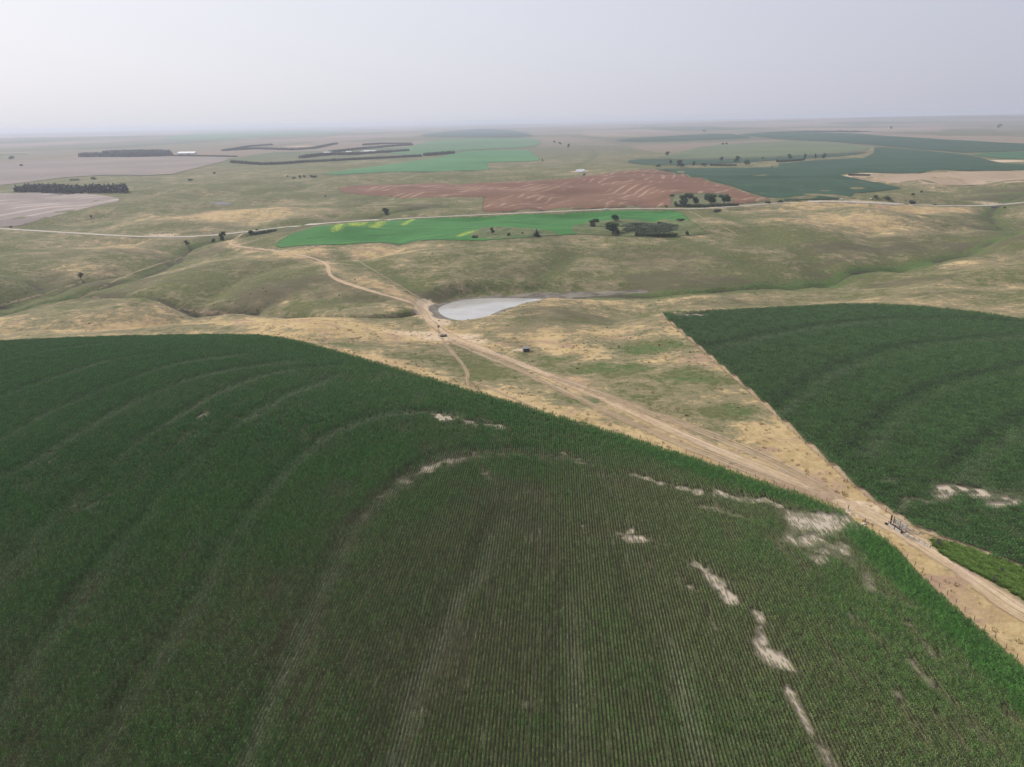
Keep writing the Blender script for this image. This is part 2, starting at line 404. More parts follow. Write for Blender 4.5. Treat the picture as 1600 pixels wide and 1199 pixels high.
# ------------------------------------------------------------------ ground sheet
def ell(px, py, rx, ry, rot=0.0):
    c = g1(px, py); ca, sa = math.cos(rot), math.sin(rot)
    u = ((XX - c[0]) * ca + (YY - c[1]) * sa) / rx; v = (-(XX - c[0]) * sa + (YY - c[1]) * ca) / ry
    return np.exp(-(u * u + v * v))
green = np.zeros_like(H); dry = np.zeros_like(H); bare = np.zeros_like(H); mud = np.zeros_like(H); cutb = np.zeros_like(H)
for d, w, s in ((d_cr, 17, 0.8), (d_cl, 24, 0.65), (d_gu, 9, 0.35)) + tuple((d, 10, 0.55) for d in d_dr):
    green = np.maximum(green, s * np.exp(-(d / w) ** 2))
lush = px_line([(1180,440),(1270,433),(1330,420),(1400,408),(1470,398)]); green = np.maximum(green, 1.15 * np.exp(-(dist_line(XX, YY, lush, 90) / 13) ** 2))
dry = np.maximum(dry, 0.75 * np.exp(-(np.maximum(sd_near, 0) / 16) ** 2) * (sd_near > -3))
dry = np.maximum(dry, 0.5 * np.exp(-(np.maximum(sd_right, 0) / 10) ** 2) * (sd_right > -3))
crest = px_line([(-60,515),(100,508),(250,503),(400,508),(550,520),(640,530)]); dry = np.maximum(dry, 0.8 * np.exp(-(dist_line(XX, YY, crest, 90) / 34) ** 2))
bench = px_line([(880,470),(1000,465),(1150,460),(1300,462),(1450,470),(1600,485)]); dry = np.maximum(dry, 0.45 * np.exp(-(dist_line(XX, YY, bench, 90) / 22) ** 2))
gatea = px_line([(1380,806),(1320,770),(1260,720),(1200,680)]); dry = np.maximum(dry, 0.95 * np.exp(-(dist_line(XX, YY, gatea, 60) / 13) ** 2))
tr2 = px_line([(1700,1010),(1600,985),(1500,930),(1420,860)]); dry = np.maximum(dry, 0.9 * np.exp(-(dist_line(XX, YY, tr2, 60) / 12) ** 2))
dry = np.maximum(dry, 0.6 * np.exp(-(d_track / 9) ** 2))
for px, py, rx, ry, s in ((1420,332,190,50,.95),(1330,345,90,45,.75),(380,335,120,55,.9),(180,385,90,40,.55),(1180,345,60,30,.5),(470,320,60,40,.4),(1560,275,260,120,.75),(600,395,60,40,.55),(470,395,40,25,.6),
                          (1000,520,40,30,.55),(1050,560,25,20,.5),(900,545,30,18,.6),(850,530,25,20,.55),(1130,610,22,26,.5),(240,392,60,30,.5),(130,425,60,25,.35),(1080,365,40,25,.5),(1500,410,50,20,.55),(1470,450,90,14,.4)):
    dry = np.maximum(dry, s * ell(px, py, rx, ry))
for px, py, rx, ry, s in ((1010,545,30,16,.8),(960,575,28,14,.85),(1080,590,22,18,.8),(870,560,20,9,.6),(1150,640,14,12,.7),(640,555,16,8,.6),(560,540,25,8,.5),(930,625,20,7,.7),(900,500,40,16,.35),(350,445,90,40,.35),(1290,375,70,40,.25),(560,470,60,20,.3),(820,440,50,30,.4),(1250,470,80,14,.3),(760,590,14,10,.4),(60,505,50,14,.3)):
    green = np.maximum(green, s * ell(px, py, rx, ry))
bare = np.maximum(bare, np.exp(-(d_dam / 9) ** 2))
for px, py, rx, ry, s in ((700,528,24,13,1.0),(655,521,24,13,.9),(668,476,10,14,.9),(1350,798,9,9,.9),(730,535,18,9,.8),(813,547,7,4,.9),(905,268,22,14,1.6),(468,229,80,70,1.3),(255,367,26,14,.9),(1545,318,40,16,.7),(1330,275,70,16,1.0),(1555,252,120,70,.9),(1235,212,110,80,.9)):
    bare = np.maximum(bare, s * ell(px, py, rx, ry))
bare = np.maximum(bare, 0.75 * (1 - sstep(d_road, 3, 8)))
mud = np.maximum(mud, 1 - sstep(sd_mud + 2.5 * vnoise(XX, YY, 9, 33), -3.0, 2.5))
for d, w in ((d_gu, 4.4), (d_cr, 3.4), (d_cl, 4.4), (d_gu2, 3.4), (d_dr[5], 3.4), (d_dr[4], 2.6)):
    cutb = np.maximum(cutb, (1 - sstep(np.abs(d + wob), w * .6, w * 1.3)) * sstep(vnoise(XX, YY, 40, 32), -0.95, -0.35))

def ground_material():
    t = NT('prairie_ground')
    n1 = t.noise(0.0035, 4); n2 = t.noise(0.016, 5, 0.6); n3 = t.noise(0.07, 5, 0.65); n4 = t.noise(0.33, 4, 0.7); n5 = t.noise(1.3, 3, 0.7)
    n6 = t.noise(0.035, 4, 0.6, t.pos((1, 1, 1)), 1.5)
    dryf = t.attr('dry'); grf = t.attr('green'); bar = t.attr('bare'); md = t.attr('mud'); fr = t.attr('far')
    green_ = t.mix(t.rng(n4, 0.35, 0.65), (0.085, 0.098, 0.036), (0.135, 0.135, 0.058))
    olive = t.mix(t.rng(n5, 0.35, 0.65), (0.170, 0.150, 0.080), (0.235, 0.205, 0.120))
    tan = t.mix(t.rng(t.math('ADD', t.math('MULTIPLY', n3, 0.5), t.math('MULTIPLY', n4, 0.5)), 0.38, 0.62), (0.33, 0.24, 0.115), (0.47, 0.355, 0.19))
    pink = t.mix(t.rng(n5, 0.3, 0.7), (0.27, 0.18, 0.125), (0.36, 0.25, 0.17))
    sel = t.math('ADD', t.math('ADD', t.math('MULTIPLY', n2, 0.45), t.math('MULTIPLY', n3, 0.40)), t.math('MULTIPLY', n1, 0.3))   # about 0.57
    sel = t.math('ADD', sel, t.math('MULTIPLY', t.math('SUBTRACT', n4, 0.5), 0.20))
    sel = t.math('ADD', sel, t.math('MULTIPLY', t.math('SUBTRACT', t.noise(0.14, 6, 0.78, t.pos((0.8, 1.25, 1)), 0.8), 0.5), 0.62))
    sel = t.math('ADD', t.math('SUBTRACT', sel, 0.025), t.math('MULTIPLY', dryf, 0.26)); sel = t.math('SUBTRACT', sel, t.math('MULTIPLY', grf, 0.22))
    sel = t.math('SUBTRACT', sel, t.math('MULTIPLY', t.attr('away'), 0.05))
    c = t.mix(t.rng(sel, 0.47, 0.57), green_, olive)
    tp = t.mix(t.rng(n6, 0.50, 0.68), tan, pink)
    c = t.mix(t.rng(sel, 0.585, 0.70), c, tp)
    vivid = t.mix(t.rng(n4, 0.3, 0.7), (0.055, 0.10, 0.025), (0.09, 0.14, 0.045))
    c = t.mix(t.math('MULTIPLY', t.rng(t.math('ADD', grf, t.math('MULTIPLY', t.math('SUBTRACT', t.noise(0.10, 6, 0.75), 0.5), 2.4)), 0.40, 1.0), 0.8), c, vivid)
    hb = t.math('MULTIPLY', t.rng(t.noise(0.011, 5, 0.62, t.pos((0.7, 1.6, 1)), 0.6), 0.48, 0.62), t.attr('slope_shade'))  # dark olive-brown patches paint slope shading above the creeks
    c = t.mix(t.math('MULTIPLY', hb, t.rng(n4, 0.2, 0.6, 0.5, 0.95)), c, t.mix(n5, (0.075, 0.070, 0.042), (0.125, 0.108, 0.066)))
    # small dark tufts
    tuft = t.math('MULTIPLY', t.rng(t.noise(0.8, 3, 0.75), 0.60, 0.70), t.rng(n3, 0.40, 0.65))
    c = t.mix(t.math('MULTIPLY', tuft, 0.45), c, (0.05, 0.055, 0.03))
    # far patchwork of stubble, fallow, pasture and crops
    vo = t.n('ShaderNodeTexVoronoi', feature='F1', distance='CHEBYCHEV'); t.put(vo.inputs['Vector'], t.pos((0.0013, 0.00075, 0.0))); vo.inputs['Scale'].default_value = 1.0; vo.inputs['Randomness'].default_value = 0.75
    sep = t.n('ShaderNodeSeparateColor'); t.t.links.new(vo.outputs['Color'], sep.inputs[0])
    rp = t.n('ShaderNodeValToRGB'); rp.color_ramp.interpolation = 'CONSTANT'
    els = [(0.0, (0.22, 0.165, 0.14)), (0.22, (0.12, 0.12, 0.08)), (0.42, (0.25, 0.19, 0.155)), (0.58, (0.05, 0.085, 0.055)), (0.68, (0.17, 0.15, 0.115)), (0.84, (0.07, 0.11, 0.06)), (0.92, (0.27, 0.21, 0.165))]
    while len(rp.color_ramp.elements) < len(els): rp.color_ramp.elements.new(0.5)
    for e, (p, col) in zip(rp.color_ramp.elements, els): e.position = p; e.color = col + (1,)
    t.t.links.new(sep.outputs[0], rp.inputs[0])
    c = t.mix(t.math('MULTIPLY', fr, 0.75), c, rp.outputs[0])
    sand = t.mix(t.rng(n4, 0.3, 0.7), (0.42, 0.32, 0.215), (0.56, 0.45, 0.32))
    c = t.mix(t.rng(t.math('ADD', bar, t.math('MULTIPLY', t.math('SUBTRACT', n4, 0.5), 0.9)), 0.35, 0.8), c, sand)
    mudc = t.mix(t.rng(n3, 0.35, 0.65), (0.095, 0.085, 0.066), (0.22, 0.20, 0.165))
    c = t.mix(t.rng(t.math('ADD', md, t.math('MULTIPLY', t.math('SUBTRACT', n4, 0.5), 0.5)), 0.3, 0.7), c, mudc)
    c = t.mix(t.math('MULTIPLY', t.rng(t.math('ADD', t.attr('cut'), t.math('MULTIPLY', t.math('SUBTRACT', n4, 0.5), 0.7)), 0.35, 0.8), 0.85), c, t.mix(n3, (0.055, 0.05, 0.034), (0.10, 0.085, 0.062)))  # slot walls: dark soil, deepened to paint in the walls' shade
    bh = t.math('ADD', t.math('MULTIPLY', n5, 0.5), t.math('MULTIPLY', n4, 1.2))
    return t.surf(c, 0.95, 0.1, bh, 0.5, 0.8)

V = np.stack([XX, YY, H], -1).reshape(-1, 3)
I = np.arange(NX * NY).reshape(NY, NX)
F = np.stack([I[:-1, :-1], I[:-1, 1:], I[1:, 1:], I[1:, :-1]], -1).reshape(-1, 4)
me = mesh_np('ground', V, F, True)
for nm, a in (('green', green), ('dry', dry), ('bare', bare), ('mud', mud), ('cut', cutb), ('slope_shade', np.clip(1.1 * np.exp(-(np.minimum(np.minimum(d_cr, d_gu), np.minimum(d_cl, 1e9)) / 70) ** 2) + .35 * mid, 0, 1) * (d_cr > 9) * wild * np.clip(1 - 1.6 * dry, 0, 1)), ('away', sstep(RR, 450, 900)), ('far', sstep(RR, 1900, 3600))): attr_f(me, nm, a.ravel())
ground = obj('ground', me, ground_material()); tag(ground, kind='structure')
GROUND_MIN = float(H.min())

# ------------------------------------------------------------------ draped sheets: fields, road, tracks, water
def sheet(name, poly, lift, m, spacing=None, skirt=0.0, attrs=None, kind='structure', label=None, cat=None, world_xy=False, flat_z=None, smooth_it=1):
    P = np.asarray(poly, float)
    if not world_xy:
        P = ground_at(densify(chaikin(P, smooth_it, True), 2, True))[:, :2]
    ctr = P.mean(0); dist = max(60.0, float(np.hypot(*P.T).min()))
    sp = spacing or max(5.0, dist / 70)
    # resample the boundary so no edge is longer than the spacing
    B = []
    for a, b in zip(P, np.roll(P, -1, 0)):
        k = max(1, int(np.hypot(*(b - a)) / sp))
        for q in range(k): B.append(a + (b - a) * q / k)
    B = np.array(B)
    gx = np.arange(P[:, 0].min(), P[:, 0].max(), sp); gy = np.arange(P[:, 1].min(), P[:, 1].max(), sp)
    if len(gx) * len(gy) > 60000:
        sp *= math.sqrt(len(gx) * len(gy) / 60000); gx = np.arange(P[:, 0].min(), P[:, 0].max(), sp); gy = np.arange(P[:, 1].min(), P[:, 1].max(), sp)
    X, Y = np.meshgrid(gx, gy); X = X.ravel() + RNG.uniform(-.2, .2, X.size) * sp; Y = Y.ravel() + RNG.uniform(-.2, .2, Y.size) * sp
    ok = in_poly(X, Y, B); X = X[ok]; Y = Y[ok]
    ok = dist_line(X, Y, closed_line(B)) > sp * 0.4; X = X[ok]; Y = Y[ok]
    pts = np.vstack([B, np.stack([X, Y], -1)])
    nb = len(B)
    vs_, es_, fs_, _, _, _ = delaunay_2d_cdt([Vector(p - ctr) for p in pts], [(i, (i + 1) % nb) for i in range(nb)], [list(range(nb))], 1, 1e-4)
    XY = np.array([v[:] for v in vs_]) + ctr
    lf = lift if not callable(lift) else lift(XY[:, 0], XY[:, 1])
    Z = (grid_z(XY[:, 0], XY[:, 1]) if flat_z is None else flat_z) + lf
    VV = np.column_stack([XY, np.broadcast_to(Z, len(XY))]); FF = [tuple(f) for f in fs_]
    nv = len(VV)
    if skirt:
        from collections import Counter
        cnt = Counter()
        for f in FF:
            for a, b in zip(f, f[1:] + f[:1]): cnt[(min(a, b), max(a, b))] += 1
        low = VV.copy(); low[:, 2] -= skirt; used = {}
        extra_v = []; extra_f = []
        for f in FF:
            for a, b in zip(f, f[1:] + f[:1]):
                if cnt[(min(a, b), max(a, b))] == 1:
                    for q in (a, b):
                        if q not in used: used[q] = nv + len(extra_v); extra_v.append(low[q])
                    extra_f.append((b, a, used[a], used[b]))
        VV = np.vstack([VV, extra_v]); FF += extra_f
    me = mesh_np(name, VV, FF, False)
    eb = dist_line(VV[:, 0], VV[:, 1], closed_line(B)); attr_f(me, 'edge', np.where(eb < 1e-3 * sp, 0, eb))
    for p in me.polygons: p.use_smooth = len(p.vertices) == 3
    if attrs:
        for k_, fn in attrs.items(): attr_f(me, k_, fn(VV[:, 0], VV[:, 1]))
    o = obj(name, me, m); tag(o, label, cat, None, kind)
    return o

def ribbon(name, line, width, lift, m, step=None, kind='structure', cross=4, wvar=0.0, seed=1):
    """a strip draped along a world polyline, with the attribute side (-1..1) and run (metres)"""
    L = np.asarray(line, float); s = np.concatenate([[0], np.cumsum(np.hypot(*np.diff(L, axis=0).T))])
    st = step or 3.0; n = max(2, int(s[-1] / st)); q = np.linspace(0, s[-1], n)
    C = np.stack([np.interp(q, s, L[:, 0]), np.interp(q, s, L[:, 1])], -1)
    for _ in range(2): C[1:-1] = (C[:-2] + 2 * C[1:-1] + C[2:]) / 4
    T = np.gradient(C, axis=0); T /= np.maximum(1e-9, np.hypot(*T.T))[:, None]; N = np.stack([-T[:, 1], T[:, 0]], -1)
    w = width / 2 * (1 + wvar * vnoise(q, q * 0, 25, seed))
    t = np.linspace(-1, 1, cross + 1)
    P = C[:, None] + N[:, None] * (t[None] * w[:, None])[..., None]
    Z = grid_z(P[..., 0], P[..., 1]) + (lift if not callable(lift) else lift(np.hypot(P[..., 0], P[..., 1])))
    VV = np.concatenate([P, Z[..., None]], -1).reshape(-1, 3)
    J = np.arange(n * (cross + 1)).reshape(n, cross + 1)
    FF = np.stack([J[:-1, :-1], J[1:, :-1], J[1:, 1:], J[:-1, 1:]], -1).reshape(-1, 4)
    me = mesh_np(name, VV, FF, True)
    attr_f(me, 'side', np.tile(t, n)); attr_f(me, 'run', np.repeat(q, cross + 1))
    o = obj(name, me, m); tag(o, kind=kind); return o

def crop_mat(name, a, b, stripe=None, nscale=0.03, fine=0.4, stripecol=None, spec=0.15, extra=None, soft=3.0):
    t = NT(name); n1 = t.noise(nscale, 4, 0.6); n2 = t.noise(fine, 4, 0.7); n0 = t.noise(nscale * 0.2, 3)
    f = t.math('ADD', t.math('MULTIPLY', n1, 0.5), t.math('ADD', t.math('MULTIPLY', n2, 0.3), t.math('MULTIPLY', n0, 0.2)))
    c = t.mix(t.rng(f, 0.38, 0.62), a, b)
    if stripe:
        ang, period, amt, dis = stripe
        mp = t.n('ShaderNodeMapping'); t.put(mp.inputs['Vector'], t.pos()); mp.inputs['Rotation'].default_value = (0, 0, ang)
        wv = t.n('ShaderNodeTexWave', wave_type='BANDS', bands_direction='X'); t.put(wv.inputs['Vector'], mp.outputs[0])
        wv.inputs['Scale'].default_value = 0.314 / period; wv.inputs['Distortion'].default_value = dis; wv.inputs['Detail'].default_value = 2.0; wv.inputs['Detail Scale'].default_value = 0.5 if dis < 3 else 0.35
        wf = t.math('MULTIPLY', t.rng(wv.outputs['Fac'], 0.68, 0.98), t.math('MULTIPLY', t.rng(n1, 0.46, 0.6), amt))
        c = t.mix(wf, c, stripecol or b)
    if extra: c = extra(t, c)
    t.surf(c, 0.9, spec, n2, 0.3, 0.5)
    if not soft: return t.m
    e = t.math('ADD', t.attr('edge'), t.math('MULTIPLY', t.math('SUBTRACT', t.noise(0.25, 3, 0.6), 0.5), soft * 3.0))
    return t.alpha(t.rng(e, 0.0, soft))

gravel = crop_mat('gravel', (0.33, 0.30, 0.255), (0.45, 0.41, 0.35), None, 0.15, 1.0, soft=0)
ribbon('road', ground_at(chaikin(ROAD, 2))[:, :2], 8.0, lambda r: 0.25 + 0.0002 * r, gravel, 6.0, cross=2)

def track_mat(name, ruts=True, strength=1.0, seed=0.0):
    t = NT(name); side = t.attr('side'); n4 = t.noise(0.4, 4, 0.7); n3 = t.noise(0.06, 4, 0.6); n5 = t.noise(1.6, 3, 0.7)
    c = t.mix(t.rng(n4, 0.3, 0.7), (0.37, 0.27, 0.165), (0.50, 0.385, 0.255))
    c = t.mix(t.math('MULTIPLY', t.rng(n3, 0.5, 0.7), 0.6), c, (0.36, 0.255, 0.20))
    a = t.math('ABSOLUTE', side)
    if ruts:
        mp = t.n('ShaderNodeCombineXYZ'); t.put(mp.inputs[0], t.math('MULTIPLY', side, 8.0)); t.put(mp.inputs[1], t.math('MULTIPLY', t.attr('run'), 0.012)); mp.inputs[2].default_value = seed
        rn = t.noise(1.0, 3, 0.6, mp.outputs[0])
        c = t.mix(t.rng(rn, 0.55, 0.66), c, (0.60, 0.50, 0.39))
        c = t.mix(t.math('MULTIPLY', t.rng(rn, 0.47, 0.38), 0.75), c, (0.19, 0.145, 0.08))
    t.surf(c, 0.95, 0.1, t.math('ADD', n4, n5), 0.4, 0.4)
    e = t.math('ADD', a, t.math('MULTIPLY', t.math('SUBTRACT', n3, 0.5), 1.1)); e = t.math('ADD', e, t.math('MULTIPLY', t.math('SUBTRACT', n4, 0.5), 0.9))
    return t.alpha(t.math('MULTIPLY', t.rng(e, 0.95, 0.45), strength))
tm1 = track_mat('track_dirt', True, 1.0, 0.0); tm2 = track_mat('track_dirt_faint', True, 0.6, 3.0)
tl = ground_at(chaikin(TRACK, 2))[:, :2]
cut = np.nonzero(tl[:, 1] < ground_at([(690, 518)])[0, 1])[0].max()
ribbon('path', tl[:cut + 6], 8.5, 0.10, tm1, 2.0, cross=8)
ribbon('path', tl[cut:], 6.0, 0.12, tm1, 2.0, cross=6)
ribbon('path', ground_at(chaikin(TRACK_B, 2))[:, :2], 8.0, 0.14, tm2, 2.0, cross=6)
ribbon('path', ground_at(chaikin(TRACK_C, 2))[:, :2], 7.0, 0.17, tm2, 2.0, cross=6)
ribbon('path', ground_at(chaikin(TRACK_S, 2))[:, :2], 3.0, 0.08, tm2, 2.0, cross=6)
ribbon('path', ground_at(chaikin([(1034,490),(1070,522),(1120,565),(1180,617),(1250,681),(1310,734),(1360,779),(1394,801),(1440,829),(1520,857),(1600,889)], 2))[:, :2], 3.6, 0.15, track_mat('bank_dirt', False, 0.85), 2.0, cross=6)

for P_, w_ in (([(-60,508),(0,496),(70,480),(135,463),(182,437),(235,417),(280,403),(325,389),(356,380.5)], 3.2), ([(145,464),(200,471.5),(255,479),(310,486),(380,493),(440,498)], 2.6), ([(-40,487),(20,473),(70,459),(110,447),(128,440)], 2.8), ([(545,400),(600,432),(646,460),(668,474)], 1.8), ([(840,640),(800,622),(740,596)], 3.0), ([(1075,330),(1120,350),(1150,365)], 2.5)):
    ribbon('path', ground_at(chaikin(P_, 2))[:, :2], w_, 0.10, tm2, 2.5, cross=6)
# water
tw = NT('pond_water'); wnz = tw.noise(0.05, 3)
sheet('water', pond_poly, 0.0, tw.surf(tw.mix(tw.rng(wnz, .3, .7), (0.34, 0.335, 0.315), (0.42, 0.41, 0.385)), 0.12, 0.5), 6.0, world_xy=True, flat_z=POND_Z)
small_water = NT('silty_water').surf((0.30, 0.30, 0.29), 0.15, 0.5)
sheet('water', [(312,318),(325,316),(345,315.5),(368,318),(366,321),(345,321.5),(325,320.5)], 0.35, crop_mat('shallow_water', (0.13, 0.13, 0.135), (0.19, 0.19, 0.19), None, 0.02, 0.2, spec=0.5))
sheet('water', [(898,266.5),(905,264.5),(915,265.5),(913,269),(903,270)], 0.9, small_water)

# fields beyond
def far_lift(x, y): return 0.35 + 0.0003 * np.hypot(x, y)
def flowers(x, y):
    v = np.zeros(len(x))
    for P, w in (([(536,348),(525,360)], 6), ([(560,347),(552,352)], 7), ([(575,346),(562,353)], 5), ([(601,344),(592,352),(584,356)], 6), ([(645,342),(638,347),(630,352)], 4), ([(622,342),(640,341)], 4), ([(471,353),(462,358)], 5), ([(738,362),(728,366),(720,369)], 5), ([(520,349),(600,345)], 3)):
        L = ground_at(P)[:, :2]; v = np.maximum(v, np.exp(-(dist_line(x, y, L) / (w * 1.7)) ** 2))
    return v
def weeds(x, y):
    L = ground_at(chaikin([(975,350),(1010,350),(1055,352),(1055,362),(1000,366),(985,358)], 1, True))[:, :2]
    v = np.where(in_poly(x, y, L), 1.0, np.exp(-(dist_line(x, y, closed_line(L)) / 5) ** 2))
    L = ground_at(chaikin([(745,360),(760,355),(800,356),(850,362),(850,369),(760,374),(735,370)], 1, True))[:, :2]
    v = np.maximum(v, 0.5 * in_poly(x, y, L))
    return v
def rough(x, y):
    L = ground_at(chaikin([(900,352),(960,345),(1060,345),(1090,350),(1110,366),(1040,372),(960,369),(900,366)], 1, True))[:, :2]
    v = np.where(in_poly(x, y, L), 1.0, np.exp(-(dist_line(x, y, closed_line(L)) / 6) ** 2))
    L = ground_at(chaikin([(742,360),(762,355),(800,356),(850,360),(880,366),(850,370),(760,375),(735,371)], 1, True))[:, :2]
    return np.maximum(v, np.where(in_poly(x, y, L), 1.0, 0))
def green_extra(t, c):
    fl = t.math('MULTIPLY', t.rng(t.math('ADD', t.attr('flower'), t.math('MULTIPLY', t.math('SUBTRACT', t.noise(0.30, 5, 0.8), 0.5), 2.6)), 0.55, 1.15), 0.85)
    rg = t.rng(t.math('ADD', t.attr('rough'), t.math('MULTIPLY', t.math('SUBTRACT', t.noise(0.12, 4, 0.7), 0.5), 0.8)), 0.4, 0.7)
    wd = t.rng(t.math('ADD', t.attr('weed'), t.math('MULTIPLY', t.math('SUBTRACT', t.noise(0.12, 4, 0.7), 0.5), 0.9)), 0.45, 0.7)
    c = t.mix(rg, c, t.mix(t.rng(t.noise(0.08, 4), .4, .6), (0.075, 0.10, 0.035), (0.13, 0.14, 0.06)))
    c = t.mix(wd, c, (0.035, 0.05, 0.022))
    return t.mix(fl, c, (0.34, 0.40, 0.045))
sheet('field', [(428,386),(434,378),(452,367),(490,355),(545,349),(620,344),(700,340.5),(850,334.5),(950,330),(1050,328.5),(1066,333),(1083,347),(1110,366),(1060,371),(1020,372.5),(960,369),(900,367),(850,370),(790,374),(755,377),(700,376),(600,380),(500,384)],
      0.45, crop_mat('bright_green_crop', (0.030, 0.130, 0.026), (0.050, 0.180, 0.040), (1.45, 26, 0.7, 2.5), 0.02, 0.3, (0.022, 0.078, 0.022), extra=green_extra), 4.5, 0,
      {'flower': flowers, 'weed': weeds, 'rough': rough}, smooth_it=0)
stub = crop_mat('red_stubble', (0.138, 0.070, 0.040), (0.182, 0.098, 0.060), (0.5, 19, 0.6, 13.0), 0.012, 0.25, (0.38, 0.27, 0.19))
sheet('field', [(524,294),(560,290),(640,288),(750,286),(830,283),(900,278),(960,270),(1008,264),(1050,270),(1100,281),(1150,296),(1205,314),(1150,320.5),(1142,319),(1146,312),(1130,303),(1060,302),(1048,306),(1050,318),(1054,324),(1000,324),(950,325.5),(850,330),(754,333.5),(752,322),(756,308),(650,309),(575,306),(535,301)], 0.4, stub, 10, 0, smooth_it=0)
sheet('grass_patch', [(1050,319),(1049,307),(1060,303),(1129,304),(1145,312.5),(1141,319),(1100,324),(1056,325)], 0.3, crop_mat('ditch_grass', (0.085, 0.10, 0.045), (0.14, 0.145, 0.075), None, 0.05, 0.4), 5)
teal = crop_mat('far_corn', (0.014, 0.050, 0.024), (0.024, 0.066, 0.032), (0.3, 40, 0.3, 1.5), 0.006, 0.15, (0.045, 0.085, 0.045))
sheet('field', [(1019,264.5),(1120,263),(1215,262),(1217,256),(1290,250),(1349,247.5),(1364,240),(1366,229.5),(1420,234),(1495,240.5),(1530,246),(1545,251),(1570,256),(1650,260),(1650,265),(1600,266),(1450,268.5),(1311,273.5),(1345,281),(1380,288),(1411,295),(1370,300),(1334,303.5),(1333,311),(1319,312),(1225,314.5),(1207,313),(1150,294.5),(1100,279.5),(1050,268.5)], far_lift, teal, 25, 0, smooth_it=0)
sheet('field', [(1155,210.5),(1200,207),(1260,206),(1330,209),(1480,219),(1600,225),(1700,229),(1700,240),(1600,236),(1520,240),(1490,238),(1290,221),(1240,219),(1200,216),(1170,213)], far_lift, teal, 60, 0, smooth_it=0)
sheet('field', [(955,219),(1040,213),(1130,208.5),(1170,213.5),(1175,217),(1080,220),(980,223)], far_lift, teal, 60, 0)
sheet('field', [(975,252),(1010,248),(1080,250.5),(1180,248.5),(1270,243.5),(1340,239),(1362,234),(1350,241),(1290,247),(1180,253),(1120,257),(1040,259),(990,257)], far_lift, teal, 30, 0)
pale_g = crop_mat('pale_green_crop', (0.085, 0.115, 0.055), (0.12, 0.15, 0.075), (1.3, 60, 0.3, 1.0), 0.004, 0.1)
sheet('field', [(1020,247),(1060,240),(1100,228),(1200,221.5),(1290,223),(1350,228.5),(1362,232.5),(1340,238),(1270,242.5),(1180,247.5),(1080,249.5)], far_lift, pale_g, 40, 0)
sheet('field', [(1512,241),(1600,237),(1700,241),(1700,255),(1600,250),(1545,247)], far_lift, crop_mat('mid_green_crop', (0.03, 0.095, 0.04), (0.045, 0.12, 0.05), None, 0.004, 0.1), 50, 0)
tan_f = crop_mat('tan_stubble', (0.29, 0.215, 0.145), (0.38, 0.29, 0.20), (0.1, 50, 0.35, 4.0), 0.006, 0.1, (0.20, 0.155, 0.10))
sheet('field', [(1345,279),(1311,275),(1390,272.5),(1450,270),(1600,267.5),(1720,268),(1720,282),(1600,285),(1540,290),(1470,290),(1420,288),(1385,286)], 0.35, tan_f, 20)
grn2 = crop_mat('light_green_crop', (0.045, 0.15, 0.055), (0.07, 0.19, 0.075), (1.2, 45, 0.35, 0.6), 0.004, 0.1, (0.09, 0.20, 0.09))
sheet('field', [(502,272),(560,264),(640,253),(690,246),(704,241),(735,236.5),(825,234.5),(843,247),(842,252),(760,255),(766,266),(700,268),(600,270),(520,274)], far_lift, grn2, 30, 0, smooth_it=0)
grn3 = crop_mat('hazy_green_crop', (0.06, 0.14, 0.06), (0.08, 0.165, 0.075), None, 0.002, 0.05)
sheet('field', [(600,240),(640,230),(665,222),(720,217),(830,216),(850,222),(832,231),(740,234),(700,238),(650,244)], far_lift, grn3, 60, 0)
sheet('field', [(235,217),(330,207),(520,204),(560,208),(400,215),(300,221)], far_lift, grn3, 150, 0)
sheet('field', [(645,214),(690,206),(780,200),(845,213.5),(800,216),(720,215)], far_lift, crop_mat('dark_far_crop', (0.02, 0.045, 0.035), (0.03, 0.06, 0.045), None, 0.002, 0.05), 120, 0)
pinkf = crop_mat('fallow_pink', (0.165, 0.140, 0.128), (0.215, 0.178, 0.158), (0.9, 60, 0.4, 3.0), 0.003, 0.08, (0.34, 0.25, 0.19))
sheet('field', [(130,248),(350,245.5),(366,249),(300,265),(262,275),(130,274),(0,291),(-120,300),(-120,266),(0,256)], far_lift, pinkf, 40, 0)
lav = crop_mat('grey_fallow', (0.20, 0.165, 0.15), (0.27, 0.225, 0.20), (0.75, 34, 0.9, 5.0), 0.008, 0.15, (0.40, 0.34, 0.30))
sheet('field', [(-120,306),(40,301),(150,303),(200,312.5),(150,322),(60,345),(20,357),(-120,352)], 0.35, lav, 15)

